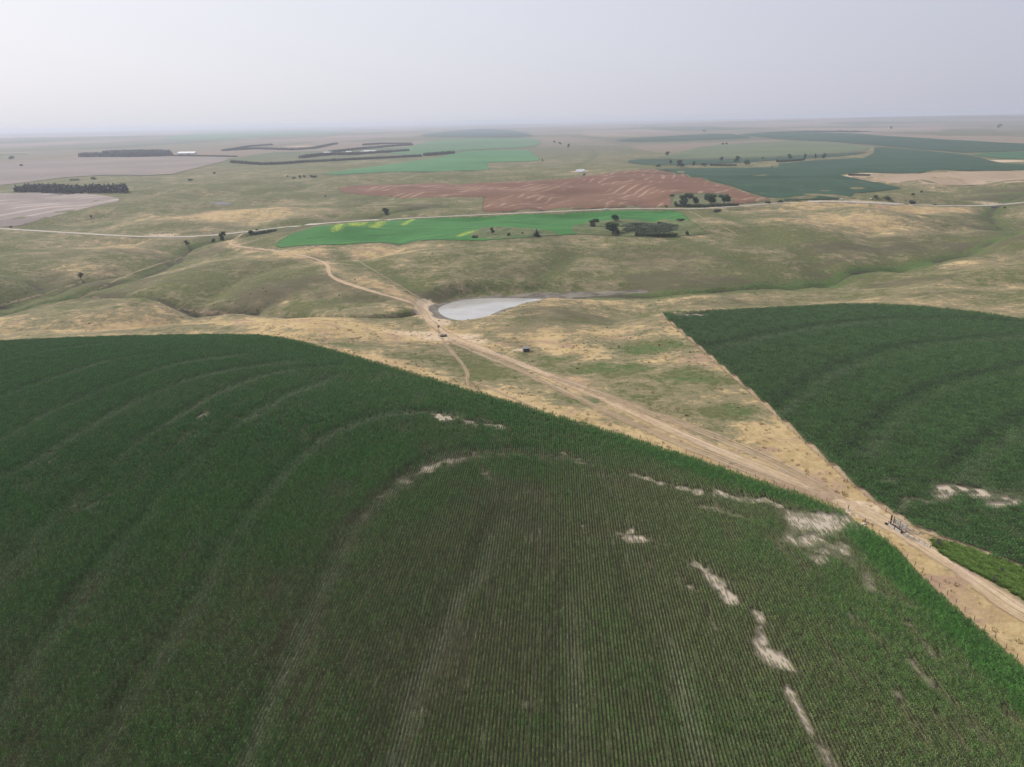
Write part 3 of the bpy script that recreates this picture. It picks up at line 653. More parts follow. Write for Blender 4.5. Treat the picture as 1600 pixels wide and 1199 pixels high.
# ------------------------------------------------------------------ corn: soil sheets and plants
ROW_AZ = math.radians(3.6); ROW = np.array([math.sin(ROW_AZ), math.cos(ROW_AZ)]); PERP = np.array([ROW[1], -ROW[0]])
CLOSE = np.array([(100,600,1.12),(0,700,1.08),(200,900,.96),(100,1150,.86),(0,1000,.92),(400,700,1.08),(300,560,1.12),(400,1100,.86),(500,900,.92),(520,780,1.0),(650,900,.74),(700,1100,.74),(850,800,.68),(850,1100,.74),(1100,1000,.76),
                  (1000,780,.66),(1300,1100,.76),(1450,1000,.88),(1550,1150,.86),(1350,880,.95),(1450,930,1.05),(1200,800,.8),(600,620,1.1),(700,650,1.02),(800,650,1.1),(900,690,1.1),(620,700,1.0),(750,680,.85)], float)
cxy = ground_at(CLOSE[:, :2])[:, :2]
def closure(x, y):
    num = np.zeros(len(x)); den = np.zeros(len(x))
    for (a, b), c in zip(cxy, CLOSE[:, 2]):
        s = 14 + 0.06 * math.hypot(a, b); w = 1 / (((x - a) ** 2 + (y - b) ** 2) + s * s) ** 1.6; num += w * c; den += w
    v = num / den
    e = dist_line(x, y, near_edge[np.argmin(abs(near_edge[:, 0] + 130)):])
    return np.maximum(v, 1.12 * np.exp(-(e / 16) ** 4))
# stressed, thin or bare stretches in the near corn: line, half width (m), strength
BARE = [([(1345,812),(1330,808),(1305,812),(1280,822)],4.6,1.9),([(1060,900),(1080,925)],.7,.7),([(1330,960),(1350,985),(1380,1020)],.8,.75),([(1390,1080),(1410,1110),(1440,1150)],.8,.7),([(1010,870),(1030,900)],.7,.6),([(930,740),(980,760)],1.2,.6),([(1290,1000),(1310,1030)],.7,.6),([(720,960),(735,1000)],.7,.5),([(890,1000),(895,1040)],.7,.5),([(682,650),(700,656),(735,660),(785,668)],1.9,1.25),([(640,648),(660,646)],1.6,.6),([(995,745),(1040,757),(1090,770)],1.5,1.15),([(1120,772),(1160,779),(1205,787)],1.9,1.15),([(1090,790),(1140,802),(1185,812)],1.5,1.0),
        ([(1240,805),(1262,825),(1268,845),(1275,860)],3.6,1.35),([(1325,803),(1290,818),(1262,828)],3.2,1.4),([(1225,838),(1250,858)],1.8,.9),([(1205,840),(1240,870),(1262,890)],1.5,.75),
        ([(1270,835),(1300,860),(1340,890),(1370,920)],2.4,1.0),([(1310,850),(1340,880)],2.0,.9),([(1340,890),(1400,930),(1440,960)],2.5,.45),
        ([(905,828),(925,832)],1.2,.8),([(945,826),(965,830)],1.1,.7),([(975,832),(1000,840),(1022,847)],1.5,1.1),([(1100,890),(1118,910),(1140,938)],1.6,1.15),([(1180,965),(1192,985),(1200,1000)],1.1,1.0),
        ([(1190,1005),(1205,1025),(1215,1040),(1222,1030)],2.2,1.35),([(1205,1040),(1212,1052)],1.2,1.1),([(1228,1075),(1245,1105),(1262,1135),(1280,1165),(1300,1199),(1320,1230)],1.0,1.2),
        ([(1410,970),(1430,990),(1470,1032)],.8,1.1),([(1425,1035),(1440,1055)],1.0,1.1),([(1450,1060),(1470,1085)],1.0,1.1),([(1480,1092),(1492,1108)],.9,1.0),([(1515,1135),(1525,1145)],1.0,1.1),([(1565,1110),(1600,1138)],.9,1.0),([(1475,1130),(1500,1160)],.9,.8),([(1545,1165),(1560,1180)],1.0,1.0),
        ([(615,765),(640,745),(670,732),(700,722),(740,714)],2.6,.8),([(740,714),(800,708),(860,714),(920,725)],2.0,.55),([(545,832),(575,800),(610,768)],2.8,.62),([(525,870),(545,835)],2.4,.4),
        ([(880,712),(910,720)],1.4,.8),([(755,737),(775,748)],1.6,.75),([(800,762),(850,778)],1.3,.55),([(860,690),(830,687),(790,690)],1.4,.4),([(305,660),(325,648)],1.4,1.0),([(150,788),(168,780)],1.4,.9),([(410,700),(412,703)],1.2,.8),([(125,785),(140,770),(120,800)],2.0,.5),([(0,910),(30,905)],2.0,.5),
        ([(545,1048),(550,1052)],.9,.9),([(820,1100),(824,1112)],1.0,.9),([(1108,960),(1112,970)],.9,.9),([(1048,1085),(1054,1095)],.9,.9),([(0,545),(8,543)],3,1.0),([(30,556),(45,552)],3,.7),([(540,600),(600,590),(640,588)],3,.35),([(475,600),(520,590)],3,.3),([(1085,770),(1090,772)],1.5,.8)]
BANDS = [[(0,565),(75,547),(150,540)],[(0,620),(80,590),(180,560),(280,550)],[(0,685),(75,640),(165,605),(280,565),(375,555)],[(0,745),(100,690),(165,650),(250,605),(350,577),(450,565)],[(-60,960),(0,890),(85,800),(165,730),(250,660),(350,605),(425,580),(520,572)],
         [(-40,1140),(50,1015),(150,890),(240,780),(325,690),(425,625),(525,585)],[(120,1199),(240,1015),(320,890),(390,790),(450,720),(525,665),(625,640),(700,645)],[(330,1230),(450,1015),(485,915),(525,850),(590,765),(660,715),(740,697),(830,700)],[(560,1230),(640,1050),(720,900),(770,800)],[(860,1230),(870,1050),(880,900)],[(1060,1199),(1010,1000),(960,860)]]
bare_w = [(ground_at(densify(P, 3))[:, :2], w, s) for P, w, s in BARE]
band_w = [ground_at(densify(chaikin(P, 2), 2))[:, :2] for P in BANDS]
def stress(x, y):
    x = np.asarray(x, float); y = np.asarray(y, float)
    ri = np.round((x * PERP[0] + y * PERP[1]) / 0.76).astype(int); off = (np.random.default_rng(5).random(4096)[ri % 4096] - .5) * 5.0
    wx = x + 0.5 * vnoise(x, y, 4, 51) + 1.0 * vnoise(x, y, 11, 52) + off * ROW[0]; wy = y + 1.5 * vnoise(x, y, 9, 53) + off * ROW[1]
    v = np.zeros(len(x)); nz = vnoise(x, y, 3.5, 54) * 0.5 + vnoise(x, y, 9, 55) * 0.5
    for L, w, s in bare_w:
        d = dist_line(wx, wy, L, w * 5); v = np.maximum(v, s * np.exp(-(d / (w * 1.4)) ** 2) * (0.85 + 0.6 * nz))
    seg_ = np.floor((x * ROW[0] + y * ROW[1]) / 2.6).astype(int); v *= 0.62 + 0.6 * np.random.default_rng(9).random(8192)[(ri * 37 + seg_ * 101) % 8192]
    # general thin streaks that follow the rows
    u = x * PERP[0] + y * PERP[1]; w_ = x * ROW[0] + y * ROW[1]
    st = vnoise(u * 4, w_ * 0.55, 9, 56) * 0.5 + vnoise(u, w_ * 0.35, 6, 57) * 0.5
    v = np.maximum(v, 0.34 * sstep(st, 0.35, 0.8))
    return np.clip(v, 0, 1.3)
def bands(x, y):
    v = np.zeros(len(x)); wx = x + 1.5 * vnoise(x, y, 14, 61)
    furrow_shade = np.zeros(len(x))
    for L in band_w:
        v = np.maximum(v, np.exp(-(dist_line(wx, y, L + np.array([2.6, -3.4]), 30) / 2.6) ** 2))
        furrow_shade = np.maximum(furrow_shade, np.exp(-(dist_line(wx, y, L, 40) / 2.4) ** 2))
    k_ = 0.62 + 0.5 * vnoise(x, y, 30, 62)
    return v * k_ - furrow_shade * (0.75 + 0.3 * vnoise(x, y, 25, 63))
RB = [([(1372,745),(1390,748)],1.6,1.0),([(1398,800),(1420,792),(1450,782),(1470,775),(1500,772),(1540,774),(1600,772)],2.4,1.2),([(1555,790),(1600,782),(1660,778)],3.0,1.25),([(1488,818),(1505,826)],2.2,.8),([(1450,772),(1480,760)],2.4,.6),([(1520,800),(1540,805)],2,.5),([(1060,493),(1090,493)],4.5,1.0),([(1590,840),(1610,848)],2,.8)]
rb_w = [(ground_at(densify(P, 3))[:, :2], w, s) for P, w, s in RB]
RBANDS = [[(1200,640),(1280,580),(1380,545),(1500,530),(1600,525)],[(1330,700),(1380,640),(1460,600),(1600,570)],[(1100,545),(1200,520),(1350,500),(1500,498),(1600,506)],[(1480,740),(1520,690),(1600,650)]]
rbands = [ground_at(densify(chaikin(P, 2), 2))[:, :2] for P in RBANDS]
def rstress(x, y):
    x = np.asarray(x, float); y = np.asarray(y, float); wx = x + 2.0 * vnoise(x, y, 6, 71); wy = y + 4.0 * vnoise(x, y, 8, 72) + 1.5 * vnoise(x, y, 3, 77)
    v = np.zeros(len(x)); nz = vnoise(x, y, 4, 73) * .5 + vnoise(x, y, 10, 74) * .5
    for L, w, s in rb_w: v = np.maximum(v, s * np.exp(-(dist_line(wx, wy, L, w * 5) / (w * 1.2)) ** 2) * (0.8 + 0.6 * nz))
    return np.clip(v, 0, 1.3)
def rband(x, y):
    v = np.zeros(len(x))
    furrow_shade = np.zeros(len(x)); wx = x + 2 * vnoise(x, y, 20, 75)
    for L in rbands:
        v = np.maximum(v, np.exp(-(dist_line(wx, y, L + np.array([3.5, -4.5]), 50) / 4.5) ** 2)); furrow_shade = np.maximum(furrow_shade, np.exp(-(dist_line(wx, y, L, 50) / 4.0) ** 2))
    return v * (0.45 + 0.3 * vnoise(x, y, 40, 76)) - 0.8 * furrow_shade

def soil_mat():
    t = NT('corn_soil'); n4 = t.noise(0.7, 4, 0.7); n5 = t.noise(3.0, 3, 0.7); s = t.attr('stress')
    c = t.mix(t.rng(n4, 0.3, 0.7), (0.050, 0.046, 0.028), (0.090, 0.080, 0.050))  # moist soil, with the shade between rows put into its colour
    mp = t.n('ShaderNodeMapping'); t.put(mp.inputs['Vector'], t.pos()); mp.inputs['Rotation'].default_value = (0, 0, math.radians(3.6)); 
    m2 = t.n('ShaderNodeMapping'); t.put(m2.inputs['Vector'], mp.outputs[0]); m2.inputs['Scale'].default_value = (1.1, 0.10, 0.1)
    c = t.mix(t.rng(t.noise(1.0, 4, 0.7, m2.outputs[0]), 0.55, 0.70), c, (0.24, 0.21, 0.15))
    c = t.mix(t.rng(t.math('ADD', s, t.math('MULTIPLY', t.math('SUBTRACT', n4, 0.5), 0.5)), 0.35, 0.85), c, t.mix(n5, (0.36, 0.30, 0.235), (0.50, 0.43, 0.345)))
    return t.surf(c, 0.95, 0.1, n5, 0.5, 0.2)
soil = soil_mat()
sheet('field_soil', near_poly, 0.06, soil, 2.0, 0, {'stress': stress}, world_xy=True)
vis_right = right_poly
sheet('field_soil', right_poly, 0.06, soil, 3.0, 0, {'stress': rstress}, world_xy=True)

def leaf_mat():
    t = NT('corn_leaf'); v = t.attr('vig', 'INSTANCER'); r = t.attr('rnd', 'INSTANCER'); b = t.attr('band', 'INSTANCER'); lum = t.attr('lum')
    c = t.mix(t.rng(v, 0.62, 1.12), (0.112, 0.146, 0.046), (0.045, 0.154, 0.021))
    c = t.mix(t.math('MULTIPLY', t.rng(v, 0.55, 0.15), 1.0), c, (0.17, 0.18, 0.07))
    c = t.mix(t.math('MULTIPLY', b, 0.8), c, (0.175, 0.215, 0.115))
    br = t.math('ADD', 0.30, t.math('ADD', t.math('MULTIPLY', r, 0.65), t.math('MULTIPLY', lum, 0.75)))
    c = t.mix(t.math('MULTIPLY', t.rng(lum, 0.72, 0.95), t.rng(v, 0.7, 1.1, 0.6, 0.3)), c, (0.27, 0.29, 0.19))  # grey-green gloss highlight painted onto the brightest leaves
    br = t.math('MAXIMUM', br, 0.10)
    c = t.mix(1.0, c, br, 'MULTIPLY')
    return t.surf(c, 0.5, 0.18, trans=0.14)
leafm = leaf_mat()
def corn_proto(name, L, rows, per_m, leaves, lw, seed):
    r = random.Random(seed); V = []; F = []; lum = []
    for row in rows:
        n = max(1, round(L * per_m))
        for p in range(n):
            py = -L / 2 + (p + 0.5) * L / n + r.uniform(-.04, .04); px = row + r.uniform(-.04, .04)
            hp = r.uniform(0.82, 1.08); a0 = r.uniform(-0.7, 0.7) + (0 if r.random() < .5 else math.pi)
            for q in range(leaves):
                a = a0 + q * math.pi + r.uniform(-.5, .5); h0 = hp * (0.30 + 0.62 * q / leaves); ln = r.uniform(.34, .52) * (1 - 0.35 * q / leaves)
                ca, sa = math.cos(a), math.sin(a); b = len(V); w = lw * r.uniform(.7, 1.2)
                for (d, dz, ww) in ((0.02, 0.0, .5), (ln * .5, .17, 1.0), (ln, .17 - r.uniform(.05, .22), .35)):
                    for s in (-1, 1): V.append((px + ca * d - sa * w * ww * s, py + sa * d + ca * w * ww * s, h0 + dz * hp))
                F += [(b, b + 1, b + 3, b + 2), (b + 2, b + 3, b + 5, b + 4)]; l = r.random(); lum += [l, l]
    me = mesh_np(name, V, F); attr_f(me, 'lum', lum, 'FACE'); me.materials.append(leafm)
    return bpy.data.objects.new(name, me)
pc_seg = bpy.data.collections.new('corn_row_stems'); pc_pat = bpy.data.collections.new('corn_block_stems')
for k_ in range(5): pc_seg.objects.link(corn_proto('row_piece_%d' % k_, 1.0, (0,), 5, 7, 0.055, 100 + k_))
for k_ in range(5): pc_pat.objects.link(corn_proto('block_piece_%d' % k_, 2.0, (-0.76, 0, 0.76), 3.5, 5, 0.085, 200 + k_))

def scatter_group(coll):
    g = bpy.data.node_groups.new('scatter', 'GeometryNodeTree')
    g.interface.new_socket('Geometry', in_out='INPUT', socket_type='NodeSocketGeometry'); g.interface.new_socket('Geometry', in_out='OUTPUT', socket_type='NodeSocketGeometry')
    gi = g.nodes.new('NodeGroupInput'); go = g.nodes.new('NodeGroupOutput')
    ci = g.nodes.new('GeometryNodeCollectionInfo'); ci.inputs['Collection'].default_value = coll; ci.inputs['Separate Children'].default_value = True; ci.inputs['Reset Children'].default_value = True
    ip = g.nodes.new('GeometryNodeInstanceOnPoints'); ip.inputs['Pick Instance'].default_value = True
    def na(n, typ):
        x = g.nodes.new('GeometryNodeInputNamedAttribute'); x.data_type = typ; x.inputs['Name'].default_value = n; return x.outputs['Attribute']
    g.links.new(gi.outputs[0], ip.inputs['Points']); g.links.new(ci.outputs[0], ip.inputs['Instance'])
    g.links.new(na('vi', 'INT'), ip.inputs['Instance Index']); g.links.new(na('rot', 'FLOAT_VECTOR'), ip.inputs['Rotation']); g.links.new(na('scl', 'FLOAT_VECTOR'), ip.inputs['Scale'])
    g.links.new(ip.outputs[0], go.inputs[0]); return g
def scatter(name, P, rot, scl, vi, fl, coll, label, cat=None):
    me = bpy.data.meshes.new(name); me.vertices.add(len(P)); me.vertices.foreach_set('co', np.asarray(P, np.float32).ravel())
    a = me.attributes.new('rot', 'FLOAT_VECTOR', 'POINT'); a.data.foreach_set('vector', np.asarray(rot, np.float32).ravel())
    a = me.attributes.new('scl', 'FLOAT_VECTOR', 'POINT'); a.data.foreach_set('vector', np.asarray(scl, np.float32).ravel())
    a = me.attributes.new('vi', 'INT', 'POINT'); a.data.foreach_set('value', np.asarray(vi, np.int32))
    for k_, v_ in fl.items(): attr_f(me, k_, v_)
    o = obj(name, me); md_ = o.modifiers.new('scatter', 'NODES'); md_.node_group = scatter_group(coll)
    tag(o, label, cat, None, 'stuff'); return o

def rows_in(poly, step, gap):
    c = poly @ PERP; d = poly @ ROW
    u = np.arange(c.min(), c.max(), gap); w = np.arange(d.min(), d.max(), step)
    U, Wd = np.meshgrid(u, w); U = U.ravel(); Wd = Wd.ravel() + RNG.uniform(-.1, .1, U.size) * step
    x = U * PERP[0] + Wd * ROW[0]; y = U * PERP[1] + Wd * ROW[1]
    ok = in_poly(x, y, poly); x, y = x[ok], y[ok]
    ok = np.abs(np.arctan2(x, np.maximum(y, 1))) < 0.80; ok &= y > 70
    return x[ok], y[ok]
def plants(name, x, y, st, bd, cl, kinds, coll, label, tone=0.0):
    keep = RNG.random(len(x)) > sstep(st, 0.45, 1.2) * 0.62
    x, y, st, bd, cl = x[keep], y[keep], st[keep], bd[keep], cl[keep]; n = len(x)
    vig = np.clip(cl - 0.45 * st + RNG.normal(0, .05, n) + 0.06 * vnoise(x, y, 22, 81) + .05 * vnoise(x, y, 7, 82), .2, 1.25)
    hgt = 1.65 * np.clip(0.45 + 0.55 * vig - 0.25 * st, .22, 1.15) * (1 - 0.38 * np.clip(bd, 0, 1)) * RNG.uniform(.9, 1.08, n)
    wid = np.clip(1.25 * vig - .33, .34, 1.2) * (1 - 0.12 * np.clip(bd, 0, 1))
    rot = np.zeros((n, 3)); rot[:, 2] = -ROW_AZ + np.where(RNG.random(n) < .5, math.pi, 0)
    if kinds == 'seg': scl = np.stack([wid, np.ones(n) * 1.02, hgt], -1)
    else: scl = np.stack([np.clip(wid, .95, 1.1), np.ones(n), hgt], -1)
    P = np.stack([x, y, grid_z(x, y) + 0.02], -1)
    scatter(name, P, rot, scl, RNG.integers(0, 5, n), {'vig': vig, 'rnd': (RNG.random(n) if kinds == 'seg' else 0.25 + 0.5 * RNG.random(n)) + tone - 0.52 * np.clip(-bd, 0, 1), 'band': np.clip(bd, 0, 1)}, coll, label)  # negative band values: furrow shade put into the leaf tone
    return n
x, y = rows_in(near_poly, 1.0, 0.76)
r = np.hypot(x, y); keep = r < 275 + RNG.uniform(-35, 35, len(x)); x, y = x[keep], y[keep]
n1_ = plants('corn_plants', x, y, stress(x, y), bands(x, y), closure(x, y), 'seg', pc_seg, 'rows of dark green corn in the big near field')
x, y = rows_in(near_poly, 2.0, 2.28)
r = np.hypot(x, y); keep = r > 255 + RNG.uniform(-35, 35, len(x)); x, y = x[keep], y[keep]
n2_ = plants('corn_plants', x, y, stress(x, y), bands(x, y), closure(x, y), 'pat', pc_pat, 'dense green corn at the far left end of the near field')
x, y = rows_in(right_poly, 2.0, 2.28)
n3_ = plants('corn_plants', x, y, rstress(x, y), rband(x, y), np.full(len(x), 1.14), 'pat', pc_pat, 'dark green corn in the right hand field beyond the dirt track', -0.62)
print('corn instances', n1_, n2_, n3_)

# ------------------------------------------------------------------ haze
hz = MB(); HB = 41500.0
V0 = [(-HB - 800, -2100, GROUND_MIN - 1.5), (HB + 800, -2100, GROUND_MIN - 1.5), (HB + 800, 44500, GROUND_MIN - 1.5), (-HB - 800, 44500, GROUND_MIN - 1.5)]
V0 += [(a, b, 132.0) for a, b, _ in V0]
tz = NT('haze_air'); pv = tz.n('ShaderNodeVolumePrincipled'); pv.inputs['Color'].default_value = (0.70, 0.755, 0.91, 1); pv.inputs['Density'].default_value = 0.000100; pv.inputs['Anisotropy'].default_value = 0.25
tz.t.links.new(pv.outputs[0], tz.out.inputs['Volume'])
hz.add(V0, [(0, 3, 2, 1), (4, 5, 6, 7), (0, 1, 5, 4), (1, 2, 6, 5), (2, 3, 7, 6), (3, 0, 4, 7)])
tag(hz.build('haze', tz.m), 'pale smoky haze hanging over the whole plain', None, None, 'stuff')

# ------------------------------------------------------------------ pasture cover: grass tufts, sage, stones, ditch weeds
def tuft_proto(name, n, w, h, lw, seed, m, dome=False):
    r = random.Random(seed); V = []; F = []; lum = []
    for q in range(n):
        a = r.uniform(0, 6.283); d = w * math.sqrt(r.random()) * .5; x0, y0 = d * math.cos(a), d * math.sin(a); b = len(V)
        t = a + r.uniform(-.8, .8); ll = h * r.uniform(.6, 1.1) * (1 - .5 * (2 * d / w) ** 2 if dome else 1); ww = lw * r.uniform(.7, 1.3); s = r.uniform(.2, .6) * h
        c, s_ = math.cos(t + 1.57), math.sin(t + 1.57); ux, uy = math.cos(t) * s, math.sin(t) * s; z0 = r.uniform(0, .35) * h if dome else 0
        V += [(x0 - c * ww, y0 - s_ * ww, z0), (x0 + c * ww, y0 + s_ * ww, z0), (x0 + ux + c * ww * .6, y0 + uy + s_ * ww * .6, z0 + ll * (1 - (z0 / max(h, 1e-6)) * .8)), (x0 + ux - c * ww * .6, y0 + uy - s_ * ww * .6, z0 + ll * (1 - (z0 / max(h, 1e-6)) * .8))]
        F.append((b, b + 1, b + 2, b + 3)); lum.append(r.random())
    me = mesh_np(name, V, F); attr_f(me, 'lum', lum, 'FACE'); me.materials.append(m); return bpy.data.objects.new(name, me)
def leafy(name, a, b, trans=0.15, rough=0.6):
    t = NT(name); l = t.attr('lum'); r_ = t.n('ShaderNodeObjectInfo').outputs['Random']
    c = t.mix(t.math('ADD', t.math('MULTIPLY', l, 0.7), t.math('MULTIPLY', r_, 0.3)), a, b); return t.surf(c, rough, 0.2, trans=trans)
m_dry = leafy('dry_grass_blades', (0.27, 0.205, 0.095), (0.44, 0.335, 0.165)); m_grn = leafy('green_grass_blades', (0.13, 0.15, 0.05), (0.23, 0.235, 0.09)); m_sage = leafy('sage_leaves', (0.055, 0.065, 0.035), (0.11, 0.12, 0.07)); m_weed = leafy('ditch_weed_leaves', (0.06, 0.13, 0.018), (0.15, 0.23, 0.045))
pc_t = bpy.data.collections.new('tuft_kinds')
for k_ in range(2): pc_t.objects.link(tuft_proto('tuft_a%d' % k_, 26, 1.6, .45, .10, 300 + k_, m_dry))
for k_ in range(2): pc_t.objects.link(tuft_proto('tuft_b%d' % k_, 26, 1.6, .40, .11, 310 + k_, m_grn))
pc_s = bpy.data.collections.new('sage_kinds')
for k_ in range(3): pc_s.objects.link(tuft_proto('sage_%d' % k_, 60, 1.6, .8, .14, 320 + k_, m_sage, True))
pc_w = bpy.data.collections.new('weed_kinds')
for k_ in range(3): pc_w.objects.link(tuft_proto('weed_%d' % k_, 50, 1.8, 1.0, .10, 330 + k_, m_weed, True))
def spread_xy(n, x0, x1, y0, y1):
    return RNG.uniform(x0, x1, n), RNG.uniform(y0, y1, n)
def clear_of(x, y, gap=1.0):
    ok = ~in_poly(x, y, near_poly) & ~in_poly(x, y, right_poly) & ~in_poly(x, y, mud_poly)
    ok &= dist_line(x, y, tl) > 4.5
    ok &= np.abs(np.arctan2(x, y)) < 0.78
    return ok
x, y = spread_xy(150000, -420, 420, 110, 620); ok = clear_of(x, y)
dn = grid_z(x, y, dry) - 1.2 * grid_z(x, y, green) + 0.55 * vnoise(x, y, 24, 91) + 0.4 * vnoise(x, y, 8, 92) + RNG.normal(0, .15, len(x))
ok &= RNG.random(len(x)) < (0.10 + 0.16 * (vnoise(x, y, 15, 93) > 0)) * np.clip(420 / np.hypot(x, y), .4, 1); ok &= (dn > .15) | (RNG.random(len(x)) < .12); ok &= RNG.random(len(x)) < np.clip((520 - np.hypot(x, y)) / 200, 0, 1); x, y, dn = x[ok], y[ok], dn[ok]; n = len(x)
s = RNG.uniform(.4, 1.1, n); rot = np.zeros((n, 3)); rot[:, 2] = RNG.uniform(0, 6.28, n)
scatter('pasture_grass', np.stack([x, y, grid_z(x, y) - .03], -1), rot, np.stack([s, s, s * RNG.uniform(.6, 1.2, n)], -1), np.where(dn > .15, 0, 2) + RNG.integers(0, 2, n), {}, pc_t, 'tufts of dry and green prairie grass over the pasture')
x, y = spread_xy(16000, -450, 450, 150, 760); ok = clear_of(x, y); cl_ = vnoise(x, y, 45, 94) + .6 * vnoise(x, y, 14, 95)
ok &= (cl_ > .62) | (RNG.random(len(x)) < .02); ok &= RNG.random(len(x)) < .20; x, y = x[ok], y[ok]; n = len(x)
s = RNG.uniform(.22, .75, n); rot = np.zeros((n, 3)); rot[:, 2] = RNG.uniform(0, 6.28, n)
scatter('sage_shrubs', np.stack([x, y, grid_z(x, y) - .05], -1), rot, np.stack([s, s, s * RNG.uniform(.7, 1.1, n)], -1), RNG.integers(0, 3, n), {}, pc_s, 'small dark sage shrubs dotted over the pasture hills')

ditch = ground_at(densify(chaikin([(1452,845),(1475,846),(1520,859),(1600,889),(1660,912),(1660,970),(1600,936),(1560,912),(1520,893),(1480,872)], 1, True), 2, True))[:, :2]
sheet('grass_patch', ditch, 0.12, crop_mat('ditch_green', (0.06, 0.12, 0.02), (0.13, 0.18, 0.045), None, 0.2, 0.8), 1.5, world_xy=True)
x, y = spread_xy(9000, ditch[:, 0].min(), ditch[:, 0].max(), ditch[:, 1].min(), ditch[:, 1].max()); ok = in_poly(x, y, ditch); x, y = x[ok][:2200], y[ok][:2200]; n = len(x)
s = RNG.uniform(.5, 1.1, n); rot = np.zeros((n, 3)); rot[:, 2] = RNG.uniform(0, 6.28, n)
scatter('ditch_weeds', np.stack([x, y, grid_z(x, y)], -1), rot, np.stack([s, s, s * .4], -1), RNG.integers(0, 3, n), {}, pc_w, 'bright green weeds filling the ditch beside the dirt track')

m_stone = plain('pale_stone', (0.55, 0.52, 0.48), 0.9, 0.2, 0.2, 2.0)
def rock_mesh(name, seed, sx=1, sy=1, sz=.6):
    r = random.Random(seed); V = []; n, m = 7, 4
    for j in range(m + 1):
        ph = math.pi * j / m
        for i in range(n):
            th = 2 * math.pi * i / n; k_ = r.uniform(.75, 1.15); V.append((sx * k_ * math.sin(ph) * math.cos(th), sy * k_ * math.sin(ph) * math.sin(th), sz * k_ * math.cos(ph) + sz * .5))
    F = [(j * n + i, j * n + (i + 1) % n, (j + 1) * n + (i + 1) % n, (j + 1) * n + i) for j in range(m) for i in range(n)]
    me = mesh_np(name, V, F); me.materials.append(m_stone); return me
pc_r = bpy.data.collections.new('stone_kinds')
for k_ in range(3): pc_r.objects.link(bpy.data.objects.new('stone_%d' % k_, rock_mesh('stone_%d' % k_, 340 + k_)))
tri = ground_at([(1040,500),(1100,570),(1300,745),(1200,715),(1000,640),(900,590),(980,520)])[:, :2]
x, y = spread_xy(900, tri[:, 0].min(), tri[:, 0].max(), tri[:, 1].min(), tri[:, 1].max()); ok = in_poly(x, y, tri) & (vnoise(x, y, 30, 96) > -.1); x, y = x[ok], y[ok]; n = len(x)
s = RNG.uniform(.08, .24, n); rot = np.zeros((n, 3)); rot[:, 2] = RNG.uniform(0, 6.28, n)
scatter('pale_stones', np.stack([x, y, grid_z(x, y) - .02], -1), rot, np.stack([s, s, s], -1), RNG.integers(0, 3, n), {}, pc_r, 'small pale stones strewn over the triangular pasture')
for px, py, lab, sc in ((1229,768,'pale boulder at the corn edge beside the fence',.75),(1325,798,'small pale stone at the foot of the field entrance post',.5),(1350,819,'flat pale stone across the entrance from the grey chute',.6)):
    p = g1(px, py); o = obj('boulder', rock_mesh('boulder', int(px), 1.3, .8, .45), m_stone, None, tuple(p)); o.scale = (sc,) * 3; tag(o, lab, 'boulder')

# ------------------------------------------------------------------ trees
m_bark = plain('bark', (0.085, 0.068, 0.052), 0.95, 0.1, 0.3, 2.0)
def crown_mat(name, a, b):
    t = NT(name); l = t.attr('lum'); r_ = t.n('ShaderNodeObjectInfo').outputs['Random']
    c = t.mix(t.math('ADD', t.math('MULTIPLY', l, .75), t.math('MULTIPLY', r_, .25)), a, b); return t.surf(c, 0.6, 0.25, trans=0.2)
CM = {'broad': crown_mat('broadleaf_foliage', (0.026, 0.058, 0.020), (0.080, 0.130, 0.045)), 'cedar': crown_mat('cedar_foliage', (0.012, 0.025, 0.012), (0.035, 0.052, 0.025)), 'bush': crown_mat('bush_foliage', (0.030, 0.052, 0.022), (0.078, 0.108, 0.045)), 'sparse': crown_mat('thin_foliage', (0.03, 0.035, 0.025), (0.07, 0.07, 0.05)), 'grey': crown_mat('grey_twigs', (0.06, 0.055, 0.045), (0.15, 0.14, 0.12))}
def leaf_cloud(r, clumps, n, size):
    """leaf-sized faces spread through ellipsoid clumps, more at their skin"""
    V = []; F = []; lum = []; tot = sum(c[3] * c[3] * c[4] for c in clumps)
    for (cx, cy, cz, rx, rz_) in clumps:
        base = r.uniform(0, .5)
        for _ in range(max(4, int(n * rx * rx * rz_ / tot))):
            u = Vector((r.gauss(0, 1), r.gauss(0, 1), r.gauss(0, 1))).normalized(); q = r.random() ** .35
            p = Vector((cx + u.x * rx * q, cy + u.y * rx * q, cz + u.z * rz_ * q))
            nrm = (u + Vector((r.gauss(0, .5), r.gauss(0, .5), r.gauss(0, .5)))).normalized(); a = nrm.orthogonal().normalized(); b_ = nrm.cross(a)
            s = size * r.uniform(.6, 1.3); t = r.uniform(0, 6.28); a2 = a * math.cos(t) + b_ * math.sin(t); b2 = nrm.cross(a2); k_ = len(V)
            V += [p - a2 * s - b2 * s * .6, p + a2 * s - b2 * s * .6, p + a2 * s * .7 + b2 * s * .6, p - a2 * s * .8 + b2 * s * .5]; F.append((k_, k_ + 1, k_ + 2, k_ + 3)); lum.append(min(1, base + r.uniform(0, .5)))
    return V, F, lum
